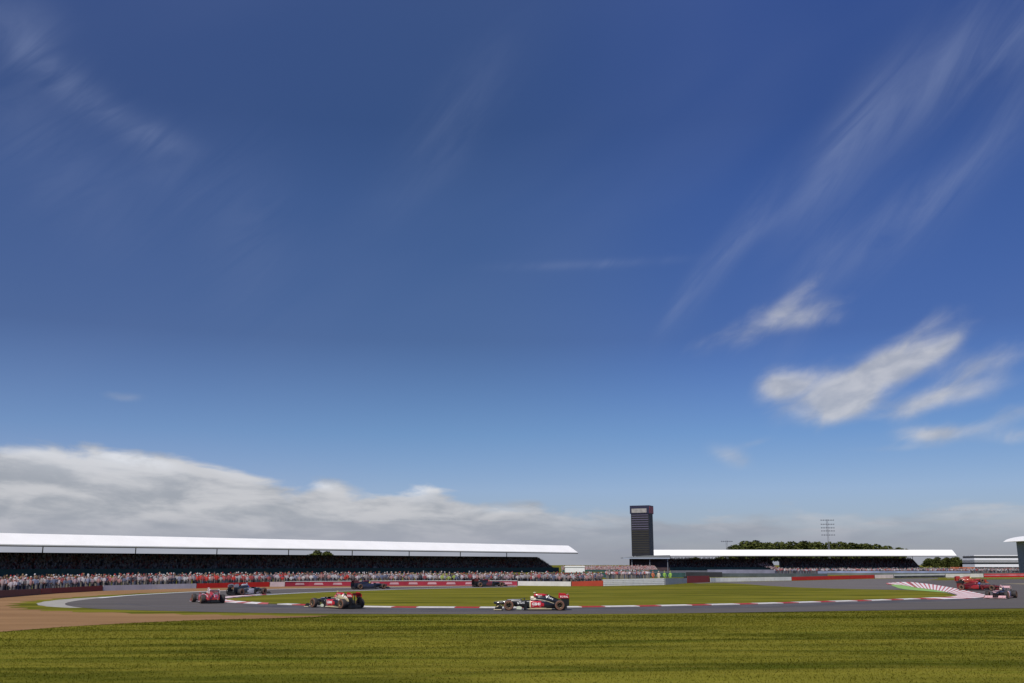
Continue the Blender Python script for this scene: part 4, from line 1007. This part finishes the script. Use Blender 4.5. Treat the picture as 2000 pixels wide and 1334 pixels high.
BLACK = paint('black', (.010, .010, .012)); RED_ = paint('red', (.45, .008, .018)); 
PB = dict(base=BLACK, accent=RED_, trim=CREAM, top=RED_, wing=RED_, deck=paint('deck_reflection', (.60, .58, .66)), pod=paint('pod_yellow', (.60, .62, .30)), rest=paint('headrest_white', (.55, .50, .44)), vane=paint('pale_vane', (.62, .66, .50)), lip=CREAM)  # deck colour paints a white-blue reflection onto the chassis top
HW = paint('helmet_cream', (.80, .70, .52)); HR = paint('helmet_red', (.55, .12, .10)); HN = paint('helmet_blue', (.10, .15, .40)); HY = paint('helmet_yellow', (.6, .5, .1))
def at(u, v, z=.022): x, y = G(u, v, z); return (x, y, z)
LEAD = at(1038, 1191.5)
race_car('black and gold race car with red sidepod and TOTAL rear wing, centre', LEAD, math.pi, PB, letters=True, driver=(HW, 'driver in cream helmet inside the side-on black and gold car'))
PB2 = dict(PB); PB2['cover'] = paint('soft_gold', (.50, .41, .24))
race_car('black and gold race car turning away, behind the leading one on kerb side', at(655, 1187.3), math.pi-R(45), PB2, letters=True, driver=(HR, 'driver in red helmet inside the black and gold car turning away'))
PR = dict(base=paint('scarlet', (.42, .03, .03)), accent=paint('scarlet2', (.50, .04, .05)), trim=paint('white', (.72, .66, .66)), top=paint('rose_white', (.66, .42, .42)), wing=paint('white', (.72, .66, .66)))
race_car('red and white race car in the hairpin beside the kerb tip', at(405, 1177), math.pi-R(62), PR, driver=(HW, 'driver in pale helmet inside the red and white hairpin car'))
PD = dict(base=paint('charcoal', (.022, .026, .032)), accent=paint('silver', (.42, .43, .48)), trim=paint('silver', (.42, .43, .48)), top=paint('silver', (.42, .43, .48)), wing=paint('silver', (.42, .43, .48)))
race_car('charcoal race car with silver top approaching the hairpin', at(484, 1161.5), R(63), PD, driver=(HN, 'driver in blue helmet inside the charcoal and silver car'))
PN = dict(base=paint('midnight', (.015, .018, .035)), accent=paint('navy', (.02, .025, .06)), trim=paint('greyblue', (.08, .09, .12)), top=paint('plum', (.11, .02, .035)), wing=paint('plum', (.11, .02, .035)))
race_car('distant midnight blue and plum race car before the crimson banner', at(722, 1150.6), R(40), PN, driver=(HY, 'driver in yellow helmet inside the distant midnight blue car'))
PN2 = dict(PN); PN2['base'] = paint('soot', (.012, .011, .012)); PN2['wing'] = paint('maroon', (.12, .015, .02)); PN2['top'] = PN2['wing']; PN2['accent'] = PN2['wing']
race_car('most distant black and maroon race car near the banner right end', at(955, 1146.4), R(32), PN2, driver=(HR, 'driver in red helmet inside the most distant maroon car'))
PO = dict(base=paint('orange_red', (.33, .035, .018)), accent=paint('orange_red', (.33, .035, .018)), trim=paint('orange', (.62, .20, .06)), top=paint('orange_red', (.33, .035, .018)), wing=PR['base'])
race_car('orange red race car, farthest of the three at the right', at(1897, 1138.4), R(-8), PO, driver=(HY, 'driver in yellow helmet inside the far orange red car'))
PS = dict(base=paint('dark_scarlet', (.14, .008, .010)), accent=paint('scarlet3', (.32, .012, .014)), trim=BLACK, top=paint('scarlet3', (.32, .012, .014)), wing=BLACK)
race_car('scarlet race car, middle of the three at the right', at(1915, 1153.2), R(-40), PS, driver=(HN, 'driver in blue helmet inside the middle scarlet car'))
PU = dict(base=paint('ink', (.012, .012, .02)), accent=paint('royal', (.07, .08, .24)), trim=paint('pinkish', (.70, .42, .42)), top=paint('pinkish', (.70, .42, .42)), wing=paint('pinkish', (.70, .42, .42)), fwing=paint('pinkish', (.70, .42, .42)))
race_car('dark blue race car with pale pink wings, nearest at the right edge', at(1956, 1168.5), math.pi+R(52), PU, driver=(HW, 'driver in pale helmet inside the dark blue pink-winged car'))
